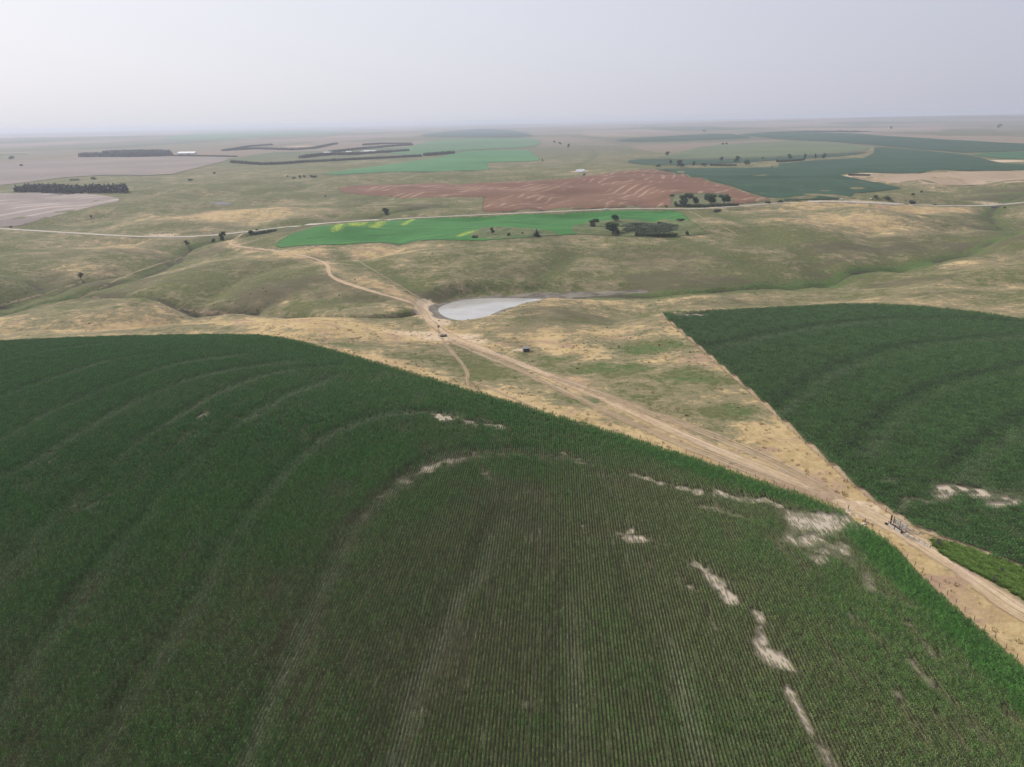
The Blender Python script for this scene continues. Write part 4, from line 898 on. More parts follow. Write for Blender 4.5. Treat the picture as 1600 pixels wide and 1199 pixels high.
def tree_parts(kind, seed):
    r = random.Random(seed); tb = MB()
    if kind == 'cedar':
        clumps = [(r.uniform(-.03, .03), r.uniform(-.03, .03), .1 + .085 * i, .36 * (1 - i / 11.5) * r.uniform(.85, 1.15), .085) for i in range(11)]
        tb.tube([(0, 0, -.03), (0, 0, .5), (0, 0, .95)], [.035, .02, .006], 5); V, F, l = leaf_cloud(r, clumps, 900, .035)
    elif kind in ('bush', 'grey'):
        clumps = [(r.uniform(-.45, .45), r.uniform(-.45, .45), r.uniform(.3, .62), r.uniform(.22, .36), r.uniform(.22, .34)) for _ in range(8)]
        for c in clumps[:5]: tb.tube([(0, 0, -.05), (c[0] * .5, c[1] * .5, c[2] * .6), (c[0], c[1], c[2])], [.035, .025, .01], 4)
        V, F, l = leaf_cloud(r, clumps, 600 if kind == 'bush' else 240, .07 if kind == 'bush' else .05)
    else:
        top = .18 if kind == 'broad' else .25; clumps = []
        for i in range(13 if kind == 'broad' else 8):
            a = r.uniform(0, 6.28); d = r.uniform(.05, .36); z = r.uniform(top + .05, .86); d *= math.sqrt(max(.15, 1 - ((z - .55) / .42) ** 2))
            clumps.append((d * math.cos(a), d * math.sin(a), z, r.uniform(.16, .25) if kind == 'broad' else r.uniform(.12, .2), r.uniform(.12, .19)))
        tb.tube([(0, 0, -.03), (.01, 0, .15), (-.01, .01, top), (.01, 0, .6)], [.045, .034, .028, .012], 6)
        for c in clumps[:7]: tb.tube([(0, 0, top * r.uniform(.6, 1.1)), (c[0] * .6, c[1] * .6, (top + c[2]) / 2), (c[0], c[1], c[2])], [.018, .013, .005], 4)
        V, F, l = leaf_cloud(r, clumps, 1700 if kind == 'broad' else 500, .042)
    cm = mesh_np(kind + '_crown', V, F); attr_f(cm, 'lum', l, 'FACE'); cm.materials.append(CM[kind])
    tm = tb.mesh(kind + '_trunk'); tm.materials.append(m_bark)
    return cm, tm
LIB = {k_: [tree_parts(k_, 400 + 17 * i + len(k_)) for i in range(4)] for k_ in CM}
UNITW = {'cedar': .72, 'bush': 1.5, 'grey': 1.5, 'broad': .95, 'sparse': .9}
def place(px, py):
    p = g1(px, py); depth = float(np.dot(p - np.array([0, 0, CAM_H]), cf)); return p, depth / FOCAL_PX
cnt_tree = 0
def tree(px, base, hpx, wpx, kind, label, cat='tree', group=None, name=None):
    global cnt_tree
    p, mpp = place(px, base); h = hpx * mpp * 1.04; w = wpx * mpp / UNITW[kind]
    e = empty(name or {'broad': 'broadleaf_tree', 'cedar': 'cedar_tree', 'bush': 'bush', 'sparse': 'thin_tree', 'grey': 'bare_bush'}[kind], tuple(p - np.array([0, 0, .15])), cnt_tree * 2.4)
    cm, tm = LIB[kind][cnt_tree % 4]; cnt_tree += 1
    for nm, me_ in (('crown', cm), ('trunk', tm)):
        o = obj(nm, me_, None, e); o.scale = (w, w, h)
    tag(e, label, cat, group); return e
G1_ = 'trees in the clump above the road'; G2_ = 'trees in the green field'; G3_ = 'trees along the left creek'; G4_ = 'trees along the far creek'; G5_ = 'lone far trees'; G6_ = 'roadside bushes on the right'
T = [(1071,321,18,25,'broad','broad round tree at left of the clump on the red field edge',G1_),(1087,320.5,12,12,'broad','lower green tree tucked right of the broad round clump tree',G1_),(1110,319.5,20,21,'broad','tallest twin-topped tree in the middle of the red field clump',G1_),(1131,319,16,18,'broad','round tree at right end of the clump above the road',G1_),
 (1055.5,323,10,7,'bush','narrow bush at left foot of the red field clump',G1_),(1050,307,3.5,10,'bush','low dark bush just behind the red field tree clump',G1_),(1041,324,4,5,'bush','small dark bush beside the road left of the tree clump',G1_),(1119,331,5,17,'bush','dark bush patch below the road under the tree clump',G1_),
 (928,355.5,13,18,'broad','dark round tree at left of the weedy hollow in the green field',G2_),(961,345.5,10,14,'broad','rear small tree behind the big tree of the green field',G2_),(957,365.5,22,24,'broad','biggest spreading tree at the weedy hollow in the green field',G2_),(966,367,10,9,'bush','bush at right foot of the biggest green field tree',G2_),(1074,368,8,9,'bush','lone dark bush at the right corner of the green field',G2_),
 (838.5,370,12,13,'cedar','dark pointed cedar on the lower edge of the green field',G2_),(770,367,12,9,'sparse','thin upright tree in the rough patch of the green field',G2_),(794,369,6,8,'bush','small bush right of the thin tree in the green field',G2_),(816,365.5,3.5,6,'bush','tiny bush between thin tree and cedar in the green field',G2_),(742,372,5,13,'bush','low dark bush at left end of the rough green field patch',G2_),
 (1030,350,4,9,'bush','low bush on the upper rim of the weedy hollow',G2_),(1066,345.5,4.5,22,'bush','long low bush at the upper right of the green field',G2_),
 (602.5,335.5,10.5,13,'broad','lone round tree just above the road over the yellow flowers',G5_),(508.5,309,4,3,'sparse','tiny lone tree in the pasture left of the red field',G5_),
 (293.5,385,10,10,'sparse','open dark tree where the left creek bends below the road',G3_),(333,379,7,8,'bush','round dark bush between the creek trees below the road',G3_),(349,377,14.5,12,'broad','tallest tree beside the left creek below the road',G3_),(393,368.5,8.5,10,'broad','small round tree on the creek near the track junction',G3_),(401,360.5,3,5,'bush','tiny bush on the upper road side near the track junction',G3_),(126.5,437.5,14,9,'sparse','lone dark thin tree in the left pasture by the creek',G3_),
 (1201.5,318.5,5,13,'bush','dark bush at the point of the red field beside the road',G6_),(1220,317,5,10,'bush','second dark bush right of the red field point',G6_),(1367.5,310,6,8,'bush','taller roadside bush right of the big teal corn',G6_),(1384,311.5,5,16,'bush','wide roadside bush right of the taller one',G6_),(1423,318,6,14,'bush','bush in the rough grass above the right road',G6_),(1426,305,4,6,'bush','small bush on the pale slope above the road bend',G6_),(1440,301,3.5,5,'bush','tiny bush highest on the pale slope above the road',G6_),(1570,325.5,3,5,'bush','tiny bush beside the dark road culvert on the right',G6_),(1462,321,3,8,'bush','low bush just above the right stretch of road',G6_)]
for px, b, h, w, k_, lab, g in T: tree(px, b, h, w, k_, lab, 'bush' if k_ == 'bush' else 'tree', g)
FAR_ROW = [(1029,261,5,9,'bush'),(1041.5,243.5,8,7.5,'broad'),(1048,257,7,6,'broad'),(1063.5,261.5,11,15,'broad'),(1083.5,260,7.5,7,'broad'),(1101,260,6.5,12,'broad'),(1127,253,9,8,'sparse'),(1150.5,254,9.5,11,'broad'),(1167,258.5,8,15,'broad'),(1191,251,6.5,3,'sparse'),(1214,255,6,6,'broad'),(1234,248,6.5,8,'broad'),(1256.5,252.5,11,7,'broad'),(1274,249.5,9.5,5,'sparse'),(1287,250,10.5,8,'broad')]
ORD = ['first', 'second', 'third', 'fourth', 'fifth', 'sixth', 'seventh', 'eighth', 'ninth', 'tenth', 'eleventh', 'twelfth', 'thirteenth', 'fourteenth', 'fifteenth', 'sixteenth']
for i, (px, b, h, w, k_) in enumerate(FAR_ROW): tree(px, b, h, w, k_, '%s tree from the left in the far creek row behind the teal corn' % ORD[i], 'tree', G4_)
for i, (px, b, h, w) in enumerate([(450,276.5,3,4),(460,279.5,3.5,7),(468.5,279,6,4.5),(475,277.5,4,6),(487,277.5,4.5,15)]): tree(px, b, h, w, 'bush', '%s bush from the left in the short row before the pale green field' % ORD[i], 'bush', 'bushes before the pale green field')
FARS = [(145.5,281,5,9,'bush','far bush just behind the dark tree belt on the left'),(118,282,3,18,'bush','long low far bush above the dark tree belt'),(143,340,4.5,5,'bush','small bush in the left pasture below the dark belt'),(18,356,4,6,'bush','bush at the left road edge by the grey field'),(19,249,6,9,'bush','far bush at the extreme left before the pink field'),(33,260,4,6,'bush','small far bush right of the extreme left one'),
 (866,224,4,5,'broad','left tree of the far trio right of the dark crop'),(875,226,3.5,6,'broad','middle tree of the far trio right of the dark crop'),(888,232,6.5,6,'broad','right and nearest tree of the far trio'),(848,253,5,4,'sparse','thin far tree at the right tip of the pale green field'),(912.5,274.5,4,6,'bush','bush beside the small white pond'),(1561,200.5,6,8,'broad','lone far tree near the right edge under the horizon'),(1392,202.5,4.5,4,'broad','lone far tree on the hazy pink plain'),(1129.5,226.5,3.5,5,'broad','left of two tiny trees on the pale pivot field'),(1134.5,226.5,3.5,4,'broad','right of two tiny trees on the pale pivot field'),(1100,206,3,9,'bush','far bush row under the horizon above the teal strip'),(335,272,3.5,6,'bush','far bush on the slope right of the pink field'),(298,282.5,3.5,9,'bush','bush in the draw right of the pink field'),(1205.5,262,2.5,4,'bush','tiny bush on the upper edge of the teal corn'),(220,237,2,5,'bush','tiny far bush above the long tree belt')]
for px, b, h, w, k_, lab in FARS: tree(px, b, h, w, k_, lab, 'bush' if k_ == 'bush' else 'tree', G5_)
tree(1466, 852, 17, 15, 'grey', 'grey twiggy bush in the ditch at the end of the plank barrier', 'bush', 'grey ditch bushes')
tree(1553, 909, 14, 10, 'grey', 'lower grey bush on the track side of the green ditch', 'bush', 'grey ditch bushes')
tree(1566, 894, 10, 9, 'grey', 'upper grey bush in the middle of the green ditch', 'bush', 'grey ditch bushes')

# belts and thickets that read as one mass
def belt(name, P, hpx, rows, label, kind='cedar', gap=None, wide=None):
    L = ground_at(densify(P, 10)); s = np.concatenate([[0], np.cumsum(np.hypot(*np.diff(L[:, :2], axis=0).T))]); depth = float(np.mean(L @ cf) + CAM_H * math.sin(PITCH)); hm = hpx * depth / FOCAL_PX
    sp = gap or hm * .45; r = random.Random(len(P) * 31 + int(P[0][0])); VV = []; FF = []; ll = []
    n_ = max(2, int(s[-1] / sp)); T_ = np.gradient(L[:, :2], axis=0)
    per = 46 if n_ * rows < 500 else 26
    for i in range(n_ + 1):
        q = s[-1] * i / n_; x0 = np.interp(q, s, L[:, 0]); y0 = np.interp(q, s, L[:, 1]); tx = np.interp(q, s, T_[:, 0]); ty = np.interp(q, s, T_[:, 1]); k0 = math.hypot(tx, ty) + 1e-9
        for w in range(rows):
            off = (w - (rows - 1) / 2) * (wide or sp * 1.4) + r.uniform(-.6, .6) * sp; x1 = x0 - ty / k0 * off + r.uniform(-.2, .2) * sp; y1 = y0 + tx / k0 * off; z1 = float(grid_z(x1, y1)); hh = hm * r.uniform(.80, 1.02)
            cl_ = [(0, 0, .5, .42, .46), (r.uniform(-.15, .15), r.uniform(-.15, .15), .72, .26, .27)] if kind != 'cedar' else [(0, 0, .3, .36, .3), (0, 0, .55, .27, .25), (0, 0, .8, .15, .2)]
            v, f, l_ = leaf_cloud(r, cl_, per, .15); b = len(VV); sx = sp * 1.15
            VV += [(x1 + p.x * sx * 1.7, y1 + p.y * sx * 1.7, z1 + p.z * hh) for p in v]; FF += [tuple(j + b for j in q_) for q_ in f]; ll += l_
    me = mesh_np(name, VV, FF); attr_f(me, 'lum', ll, 'FACE'); o = obj(name, me, CM['cedar' if kind == 'cedar' else 'bush']); tag(o, label, None, None, 'stuff')
belt('tree_belt', [(40,298.5),(110,300),(197,299.5)], 11.5, 5, 'dark block of planted trees above the grey striped field on the left')
belt('tree_belt', [(129,245.5),(165,245),(215,245),(268,243.5)], 7, 5, 'long hazy tree belt at the far edge of the pink field')
belt('tree_belt', [(165,241),(200,239.5),(262,240)], 6, 4, 'taller grove standing within the hazy far left belt')
belt('tree_belt', [(268,244),(320,244.5),(370,245.5)], 2.2, 2, 'thin low hedge line running right from the far left belt')
belt('tree_belt', [(348,236.5),(400,233.5),(458,235),(490,233),(526,225.5)], 3.6, 2, 'curving hazy tree belt left of the farmstead')
belt('tree_belt', [(355,236),(390,230),(425,227)], 3, 2, 'faint upper tree belt far left of the farmstead')
belt('tree_belt', [(362,254.5),(410,258),(440,257),(480,254),(560,250),(658,245)], 4.2, 3, 'long dark tree belt in front of the farmstead')
belt('tree_belt', [(664,244),(690,242),(708,240.5)], 5, 3, 'short dark tree belt at the tip of the pale green field')
belt('tree_belt', [(472,247.5),(500,244),(520,242.5),(560,242)], 5, 3, 'grove of dark trees on the left of the farmstead')
belt('tree_belt', [(560,241.5),(600,239),(638,236.5)], 4, 3, 'dark tree belt right of the white farm roofs')
belt('tree_belt', [(515,239),(560,234),(610,229.5),(645,227.5)], 3.4, 2, 'tree belt behind the farmstead')
belt('tree_belt', [(568,227.5),(600,225.5),(643,225.5)], 3, 2, 'rearmost thin tree belt behind the farmstead')
belt('thicket', [(1056,323),(1100,324),(1152,322)], 4.5, 2, 'dark bushes along the road under the red field tree clump', 'bush')
belt('thicket', [(994,369),(1020,370.5),(1056,369)], 6, 2, 'dark reeds along the lower rim of the weedy hollow', 'bush')
belt('thicket', [(398,366.5),(415,364),(432,361.5)], 3.4, 2, 'dark creek side bushes along the road on the left', 'bush')
belt('thicket', [(1110,259.5),(1150,259.5)], 3, 2, 'low bushes in the left half of the far creek row', 'bush')
belt('thicket', [(1217,254),(1254,251.5)], 3.4, 2, 'low bushes in the right half of the far creek row', 'bush')
belt('thicket', [(1326,274.5),(1358,275)], 3, 2, 'dark bushes at the notch of the teal corn', 'bush')
belt('thicket', [(1205,208),(1300,205.5),(1340,206.5)], 1.6, 2, 'faint tree line under the horizon on the right', 'bush', gap=45)
belt('thicket', [(980,355),(1010,353),(1050,355)], 2.2, 5, 'dark weeds filling the hollow in the green field', 'bush', 3.0, 6.0)
belt('thicket', [(975,361),(1010,360),(1045,361)], 2.0, 4, 'dark weeds in the lower part of the green field hollow', 'bush', 3.0, 5.0)

# ------------------------------------------------------------------ fences
m_post = plain('weathered_post', (0.13, 0.10, 0.075), 0.9, 0.2, 0.25, 4.0); m_wire = plain('fence_wire', (0.22, 0.21, 0.20), 0.5, 0.5, 0.1, 4.0, 0.6)
def fence(label, P, step, hgt, seed, wires=3, rad=.07):
    L = ground_at(chaikin(P, 1))[:, :2]; s = np.concatenate([[0], np.cumsum(np.hypot(*np.diff(L, axis=0).T))]); n_ = int(s[-1] / step); r = random.Random(seed)
    q = [s[-1] * i / n_ for i in range(n_ + 1)]; X = np.interp(q, s, L[:, 0]); Y = np.interp(q, s, L[:, 1]); Z = grid_z(X, Y)
    e = empty('fence', (float(X[0]), float(Y[0]), float(Z[0]))); tag(e, label, 'fence')
    vs4 = []
    for k_ in range(3):
        b = MB(); b.tube([(0, 0, -.3), (.02 * k_, 0, hgt * .6), (.01, .02 * k_, hgt)], [rad * 1.1, rad, rad * .85], 6); me_ = b.mesh('post'); me_.materials.append(m_post); vs4.append(me_)
    for i in range(n_ + 1):
        o = obj('post', vs4[i % 3], None, e); o.location = (float(X[i] - X[0]), float(Y[i] - Y[0]), float(Z[i] - Z[0])); o.rotation_euler = (r.uniform(-.07, .07), r.uniform(-.07, .07), r.uniform(0, 6)); k_ = r.uniform(.85, 1.12); big = 1.6 if i in (0, n_) else 1; o.scale = (big * r.uniform(.8, 1.2),) * 2 + (k_ * (1.15 if big > 1 else 1),)
    for w in range(wires):
        b = MB(); b.tube([(X[i] - X[0], Y[i] - Y[0], Z[i] - Z[0] + hgt * (.35 + .28 * w)) for i in range(n_ + 1)], .009, 3, False); b.build('wire', m_wire, e)
    return e
fence('wire fence along the near corn edge up to the field entrance', [(1000,685),(1100,719),(1160,739),(1200,753),(1255,772),(1284,780),(1325,796)], 3.4, 1.35, 1)
fence('wire fence along the near corn edge below the field entrance', [(1351,816),(1368,829),(1394,855),(1433,887),(1473,923),(1507,956),(1560,1003),(1600,1040),(1660,1100)], 3.2, 1.35, 2)
fence('wire fence between the triangular pasture and right corn', [(1030,490),(1066,523),(1114,566),(1174,618),(1244,682),(1304,735),(1354,780),(1384,800)], 5.0, 1.3, 3)
fence('fence line along the upper side of the green ditch', [(1396,803),(1440,828),(1478,842),(1520,855),(1600,886),(1660,910)], 4.0, 1.25, 4)

# ------------------------------------------------------------------ plank chute and barrier beside the track
m_grey = plain('weathered_grey_plank', (0.33, 0.32, 0.31), 0.85, 0.25, 0.25, 1.5); m_pale = plain('pale_plank', (0.50, 0.49, 0.47), 0.8, 0.25, 0.15, 1.5); m_darkw = plain('dark_timber', (0.05, 0.042, 0.036), 0.9, 0.2, 0.2, 2.0)
a = g1(1386.5, 821); b = g1(1405, 832.5); ang = math.atan2(b[1] - a[1], b[0] - a[0]); Lg = float(np.hypot(*(b - a)[:2])); 
ch = empty('cattle_chute', tuple(a), ang); ch.scale = (1.15, 1.2, 1.3); tag(ch, 'weathered grey plank chute with a dark end post beside the dirt track', 'chute')
MB().box((0, .9, 1.2), (.28, .28, 2.5)).build('end_post', m_darkw, ch); MB().box((-.35, -.1, .25), (.55, .45, .5)).build('footing', m_darkw, ch)
for i, f_ in enumerate((0.0, .5, 1.0)):
    MB().box((.25 + f_ * (Lg - .3), 0, .62), (.12, .12, 1.3)).build('post', m_darkw, ch); MB().box((.25 + f_ * (Lg - .3), 1.5, 1.0), (.12, .12, 2.1)).build('post', m_darkw, ch)
for i in range(2):
    x0 = .35 + i * (Lg - .2) * .5; ln = (Lg - .5) * .46
    for j in range(2): MB().box((x0 + ln / 2, -.09, .28 + j * .33), (ln, .05, .27), 0, 1, (.05 * (i + j), 'X')).build('plank', m_pale, ch)
    for j in range(3): MB().box((x0 + ln / 2 + .2, 1.40, .85 + j * .38), (ln * 1.05, .05, .30), 0, 1, (.06 * (j - i), 'X')).build('plank', m_grey, ch)
for j in range(2): MB().box((Lg / 2 + .3, 1.62 + j * .5, 2.0 - j * .35), (Lg * 1.02, .12, .14)).build('rail', m_grey, ch)
MB().box((Lg / 2 + .2, .7, .12), (Lg * .98, 1.3, .16)).build('floor', m_darkw, ch)
for j in range(4): MB().box((.5 + j * (Lg - .6) / 3, .7, 1.25), (.10, 1.5, .10)).build('crossbar', m_grey, ch)
a = g1(1411, 836.5); b = g1(1453, 857); ang = math.atan2(b[1] - a[1], b[0] - a[0]); Lb = float(np.hypot(*(b - a)[:2]))
br = empty('plank_barrier', tuple(a), ang); br.scale = (1, 1, 1.4); tag(br, 'low grey plank barrier running along the track to the grey bush', 'barrier')
for i in range(6): MB().box((Lb * i / 5, 0, .35), (.12, .12, 1.0)).build('post', m_darkw, br)
for i in range(5):
    for j in range(2): MB().box((Lb * (i + .5) / 5, -.09, .22 + j * .34 - .02 * i), (Lb / 5 * .96, .05, .26), 0, 1, (.03 * ((i + j) % 3), 'X')).build('plank', m_pale if i >= 3 else m_grey, br)
for i, (px, py) in enumerate(((1424,829),(1436,833),(1415,827))):
    p = g1(px, py); o = MB().box((0, 0, .12), (1.8, .25, .1), .6 * i).box((.3, .5, .08), (1.5, .2, .08), .6 * i + .3).build('loose_planks', m_grey); o.location = tuple(p); tag(o, ['grey loose planks just behind the barrier start','grey loose planks in the weeds behind the barrier middle','grey loose planks close behind the chute'][i], 'planks')

# ------------------------------------------------------------------ pump, trough, shelter, boxes
m_steel = plain('dull_steel', (0.20, 0.20, 0.20), 0.6, 0.4, 0.15, 3.0, 0.3); m_dark = plain('dark_metal', (0.035, 0.035, 0.037), 0.6, 0.4, 0.15, 3.0)
p, mpp = place(686, 528); pu = empty('pump_mast', tuple(p)); tag(pu, 'tall thin dark mast with a dark head below the pond dam', 'mast')
hm = 20 * mpp
b = MB()
for (sx, sy) in ((-1, -1), (1, -1), (1, 1), (-1, 1)): b.tube([(sx * .55, sy * .55, -.2), (sx * .1, sy * .1, hm * .9)], .055, 4)
b.build('tower', m_dark, pu)
b = MB()
for q in range(1, 5):
    f_ = q / 5; k_ = .55 - .45 * f_; c = [(k_, k_), (-k_, k_), (-k_, -k_), (k_, -k_)]
    for i in range(4): b.tube([(c[i][0], c[i][1], hm * .9 * f_), (c[(i + 1) % 4][0], c[(i + 1) % 4][1], hm * .9 * f_)], .03, 3)
b.build('brace', m_dark, pu)
hd = MB().tube([(0, -.35, hm * .93), (0, .5, hm * .93)], .12, 6).build('head', m_dark, pu); b = MB()
for q in range(12):
    t = q * math.pi / 6; b.add([(math.cos(t) * .2, -.38, hm * .93 + math.sin(t) * .2), (math.cos(t - .16) * 1.0, -.45, hm * .93 + math.sin(t - .16) * 1.0), (math.cos(t + .16) * 1.0, -.33, hm * .93 + math.sin(t + .16) * 1.0), (math.cos(t + .2) * .25, -.37, hm * .93 + math.sin(t + .2) * .25)], [(0, 1, 2, 3)])
b.build('wheel', m_dark, hd); MB().box((0, 1.2, hm * .93), (.05, 1.4, .1)).box((0, 1.75, hm * .93), (.04, .7, .8)).build('tail_vane', m_dark, hd)
p, mpp = place(693, 526); o = empty('stock_trough', tuple(p), .35); tag(o, 'dark water trough lying beside the foot of the mast', 'trough')
b = MB(); W_, D_, H_ = 9.5 * mpp, 2.2, 1.0
for (c, d) in (((0, -D_ / 2, H_ / 2), (W_, .12, H_)), ((0, D_ / 2, H_ / 2), (W_, .12, H_)), ((-W_ / 2, 0, H_ / 2), (.12, D_, H_)), ((W_ / 2, 0, H_ / 2), (.12, D_, H_)), ((0, 0, .1), (W_, D_, .1))): b.box(c, d)
b.build('shell', m_dark, o); MB().box((0, 0, H_ * .75), (W_ - .2, D_ - .2, .02)).build('water_surface', small_water, o); MB().tube([(-W_ / 2, -D_ / 2, H_ + .04), (W_ / 2, -D_ / 2, H_ + .04), (W_ / 2, D_ / 2, H_ + .04)], .08, 5).build('rim', m_steel, o)
p, mpp = place(822, 548.5); sh = empty('shelter', tuple(p), .12); tag(sh, 'small dark box shelter on a pale scrape in the pasture', 'shelter')
w_, d_, h_ = 9.5 * mpp, 3.0, 5.0 * mpp
for nm, c, d in (('side_wall', (-w_ / 2, 0, h_ / 2), (.1, d_, h_)), ('side_wall', (w_ / 2, 0, h_ / 2), (.1, d_, h_)), ('back_wall', (0, d_ / 2, h_ / 2), (w_ - .12, .1, h_)), ('front_board', (0, -d_ / 2 + .05, h_ * .35), (w_ - .12, .08, h_ * .7))): MB().box(c, d).build(nm, m_dark, sh)
MB().box((0, 0, h_ + .08), (w_ + .3, d_ + .3, .1), 0, 1, (.10, 'X')).build('roof', m_steel, sh); MB().box((-w_ / 2 - .1, -d_ / 2, h_ / 2), (.14, .14, h_ + .1)).build('corner_post', plain('white_post', (0.7, 0.7, 0.68)), sh)
MB().tube([(w_ / 2, -.3, h_ * .9), (w_ / 2 + 2.6, -.6, h_ * .95)], .09, 5).build('pole', m_darkw, sh)

# ------------------------------------------------------------------ road culvert on the right
p, mpp = place(1555, 325.5); cu_ = empty('road_culvert', tuple(p), -.05); tag(cu_, 'dark culvert mouth under the road above the right creek', 'culvert')
m_conc = plain('concrete', (0.30, 0.29, 0.27), 0.9, 0.2, 0.15, 1.0); Wc = 15 * mpp
MB().box((0, 1.3, .8), (Wc, .4, 2.4)).build('headwall', m_conc, cu_)
for s_ in (-.28, 0, .28): MB().lathe([(.95, -.02), (.95, .5), (.80, .5), (.80, -.02)], (0, 0, 0), 14).build('pipe_mouth', m_dark, cu_).matrix_local = Matrix.Translation((Wc * s_, 1.02, .7)) @ Matrix.Rotation(math.pi / 2, 4, 'X')
MB().box((-Wc / 2 - 1, .2, .4), (.35, 3.0, 1.6), .5).build('wing_wall', m_conc, cu_); MB().box((Wc / 2 + 1, .2, .4), (.35, 3.0, 1.6), -.5).build('wing_wall', m_conc, cu_)

# ------------------------------------------------------------------ vehicles
m_white = plain('white_paint', (0.80, 0.80, 0.79), 0.35, 0.5, 0.03, 1.0); m_glass = plain('dark_glass', (0.02, 0.022, 0.025), 0.1, 0.5, 0.05, 1.0); m_tyre = plain('tyre_rubber', (0.02, 0.02, 0.02), 0.8, 0.3, 0.1, 4.0); m_lamp = plain('lamp_lens', (0.75, 0.74, 0.70), 0.2, 0.5, 0.05, 3.0)
def wheel(parent, x, y, r_=.38):
    w = MB().lathe([(r_ * .55, -.11), (r_, -.11), (r_, .11), (r_ * .55, .11), (r_ * .55, -.11)], (0, 0, 0), 14).build('wheel', m_tyre, parent); w.matrix_local = Matrix.Translation((x, y, r_)) @ Matrix.Rotation(math.pi / 2, 4, 'X')
    MB().lathe([(.01, .05), (r_ * .5, .07), (r_ * .54, -.05), (.01, -.05)], (0, 0, 0), 12).build('rim', m_steel, w)
def prism(prof, w, name, m, parent):
    n_ = len(prof); V = [(x, -w / 2, z) for x, z in prof] + [(x, w / 2, z) for x, z in prof]; F = [tuple(range(n_)), tuple(range(2 * n_ - 1, n_ - 1, -1))] + [(i, i + n_, (i + 1) % n_ + n_, (i + 1) % n_) for i in range(n_)]
    return obj(name, mesh_np(name, V, F), m, parent)
def pickup(px, py, rz_, label, van=False):
    p, _ = place(px, py); e = empty('van' if van else 'pickup_truck', tuple(p + np.array([0, 0, .35 + .0003 * np.hypot(p[0], p[1])])), rz_); tag(e, label, 'van' if van else 'truck')
    if van: prism([(-2.6, .4), (2.6, .4), (2.62, 1.1), (2.0, 1.25), (1.55, 2.2), (-2.55, 2.25), (-2.62, .6)], 1.95, 'body', m_white, e); cab = [(1.62, 2.05), (1.98, 1.32), (1.92, 1.3), (1.2, 1.32), (1.1, 2.05)]
    else:
        prism([(-2.7, .45), (2.65, .45), (2.68, .95), (2.55, 1.08), (1.1, 1.15), (-.7, 1.15), (-.75, .72), (-2.55, .72), (-2.6, 1.12), (-2.7, 1.12)], 1.9, 'body', m_white, e); prism([(1.05, 1.15), (.45, 1.82), (-.6, 1.85), (-.72, 1.15)], 1.7, 'cab', m_white, e)
        for s_ in (-1, 1): MB().box((-1.65, s_ * .9, .92), (1.8, .08, .42)).build('bed_side', m_white, e)
        cab = [(.92, 1.2), (.42, 1.74), (-.5, 1.76), (-.6, 1.2)]
    prism(cab, 1.97 if van else 1.72, 'side_window', m_glass, e)
    for s_ in (-1, 1):
        for x_ in (1.7, -1.7): wheel(e, x_, s_ * .86)
        MB().box((2.66, s_ * .68, .88), (.06, .34, .18)).build('headlight', m_lamp, e)
    MB().box((2.7, 0, .52), (.1, 1.8, .2)).build('bumper', m_steel, e); return e
pickup(1315, 313, 0.05, 'white pickup truck at the road edge below the teal corn')
pickup(944, 329.5, math.pi - .1, 'left of two white vehicles parked where the green field meets the road', True)
pickup(950, 329, -.05, 'right of two white vehicles parked where the green field meets the road')
p, mpp = place(1360.5, 312.5); o = empty('water_tank', tuple(p + np.array([0, 0, .3])), .2); tag(o, 'small white tank by the roadside left of the wide bush', 'tank')
t_ = MB().lathe([(.02, -1.4), (.75, -1.3), (.8, 0), (.75, 1.3), (.02, 1.4)], (0, 0, 0), 14).build('barrel', m_white, o); t_.matrix_local = Matrix.Translation((0, 0, 1.3)) @ Matrix.Rotation(math.pi / 2, 4, 'Y')
for s_ in (-1, 1): MB().box((s_ * .8, 0, .3), (.2, 1.4, .7)).build('cradle', m_steel, o)

# ------------------------------------------------------------------ farm buildings
m_roofw = plain('white_sheet_roof', (0.78, 0.78, 0.77), 0.5, 0.4, 0.05, .5); m_wall = plain('pale_wall', (0.48, 0.47, 0.45), 0.8, 0.3, 0.08, .5)
def shed(px, py, L_, D_, H_, rz_, label):
    p, _ = place(px, py); e = empty('farm_shed', tuple(p - np.array([0, 0, .3])), rz_); tag(e, label, 'shed', 'white farm sheds')
    MB().box((0, 0, H_ / 2), (L_, D_, H_)).build('wall', m_wall, e); rp_ = MB(); q = D_ * .22; o_ = .5
    V = [(-L_ / 2 - o_, -D_ / 2 - o_, H_ - .05), (L_ / 2 + o_, -D_ / 2 - o_, H_ - .05), (L_ / 2 + o_, 0, H_ + q), (-L_ / 2 - o_, 0, H_ + q), (-L_ / 2 - o_, D_ / 2 + o_, H_ - .05), (L_ / 2 + o_, D_ / 2 + o_, H_ - .05)]
    rp_.add(V, [(0, 1, 2, 3), (3, 2, 5, 4), (0, 3, 4), (1, 5, 2), (0, 4, 5, 1)]).build('roof', m_roofw, e)
    MB().box((L_ * .15, -D_ / 2 - .06, H_ * .4), (L_ * .16, .1, H_ * .8)).build('door', m_steel, e); MB().box((-L_ * .25, -D_ / 2 - .05, H_ * .55), (L_ * .08, .08, H_ * .25)).build('window', m_glass, e)
for a_ in ((578,239.5,48,22,6,.15,'largest white roofed farm shed in the gap of the farmstead belts'),(569,240,22,14,5,.1,'smaller white shed left of the largest farm shed'),(512,241.5,34,18,6,.2,'pale farm shed at the left of the farmstead grove'),(545,239.5,20,12,5,.0,'low pale farm shed in the middle of the farmstead grove'),(293,242,70,26,7,.02,'long white shed behind the thin hedge line'),(965,189.5,150,60,16,.0,'left white building on the horizon'),(1001,192.5,110,50,14,.1,'right white building just under the horizon')): shed(*a_)

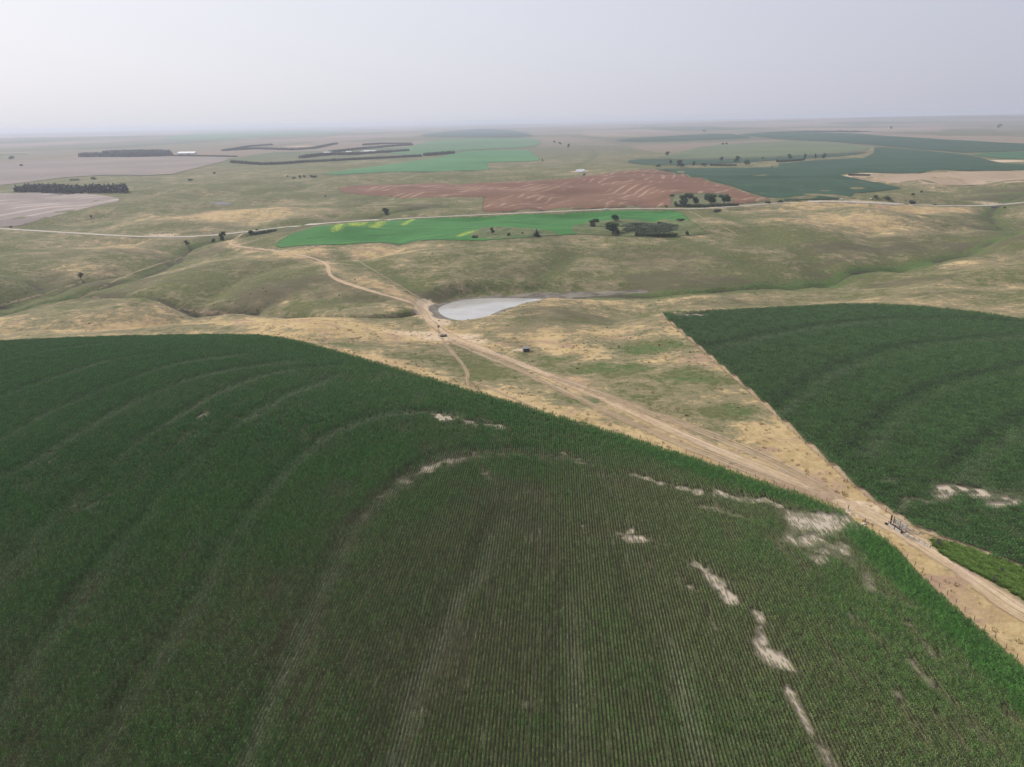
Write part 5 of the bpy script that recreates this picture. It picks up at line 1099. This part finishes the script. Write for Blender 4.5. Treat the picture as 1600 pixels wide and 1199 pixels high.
# ------------------------------------------------------------------ cattle at the roadside waterhole
m_cow = plain('dark_hide', (0.022, 0.018, 0.016), 0.8, 0.3, 0.3, 1.0)
def cow_mesh():
    b = MB()
    b.tube([(-.85, 0, 1.12), (-.75, 0, 1.08), (-.3, 0, 1.02), (.25, 0, 1.0), (.62, 0, 1.06), (.85, 0, 1.18), (1.1, 0, 1.22), (1.28, 0, 1.12), (1.5, 0, .95)], [.10, .33, .40, .40, .36, .25, .19, .16, .09], 10)
    for x_, fr_ in ((.55, 1), (-.65, 0)):
        for s_ in (-1, 1):
            k_ = .06 if fr_ else -.08
            b.tube([(x_, s_ * .2, .95), (x_ + (.0 if fr_ else .06), s_ * .21, .62), (x_ + k_, s_ * .2, .36), (x_ + k_ * .6, s_ * .2, 0)], [.15, .10, .06, .065], 6)
    b.tube([(-.9, 0, 1.15), (-1.02, 0, .9), (-1.0, 0, .5)], [.04, .03, .05], 4)
    for s_ in (-1, 1): b.tube([(1.22, s_ * .1, 1.22), (1.2, s_ * .28, 1.24)], [.05, .02], 4)
    return b.mesh('cow', True)
cw = cow_mesh()
for i, (px, py) in enumerate(((240.5,366.6),(243.5,366.1),(247,366.3),(250,365.8),(253,366.2),(255.5,365.6),(258,366),(260.8,365.5),(264.5,365.7),(269,365.8))):
    p = g1(px, py); o = obj('cow', cw, m_cow, None, tuple(p)); o.rotation_euler = (0, 0, i * 1.9); tag(o, '%s dark cow from the left in the herd at the roadside waterhole' % ORD[i], 'cow', 'dark cattle at the roadside waterhole')

# ------------------------------------------------------------------ the bird
d = rays([(857, 115)])[0]; t = 120.0; b = MB()
b.tube([(-.16, 0, 0), (-.08, 0, .0), (.05, 0, .01), (.14, 0, .03), (.19, 0, .03)], [.015, .04, .05, .03, .008], 6)
for s_ in (-1, 1): b.add([(.06, s_ * .03, .02), (.08, s_ * .17, .09), (.01, s_ * .36, .05), (-.06, s_ * .17, .075), (-.07, s_ * .03, .015)], [(0, 1, 2, 3, 4)])
b.add([(-.14, 0, 0), (-.27, -.05, 0), (-.27, .05, 0)], [(0, 1, 2)])
o = b.build('bird', m_dark); o.location = (d[0] * t, d[1] * t, CAM_H + d[2] * t); o.rotation_euler = (0, 0, .6); o.scale = (.6,) * 3; tag(o, 'tiny dark bird flying alone in the hazy sky', 'bird')
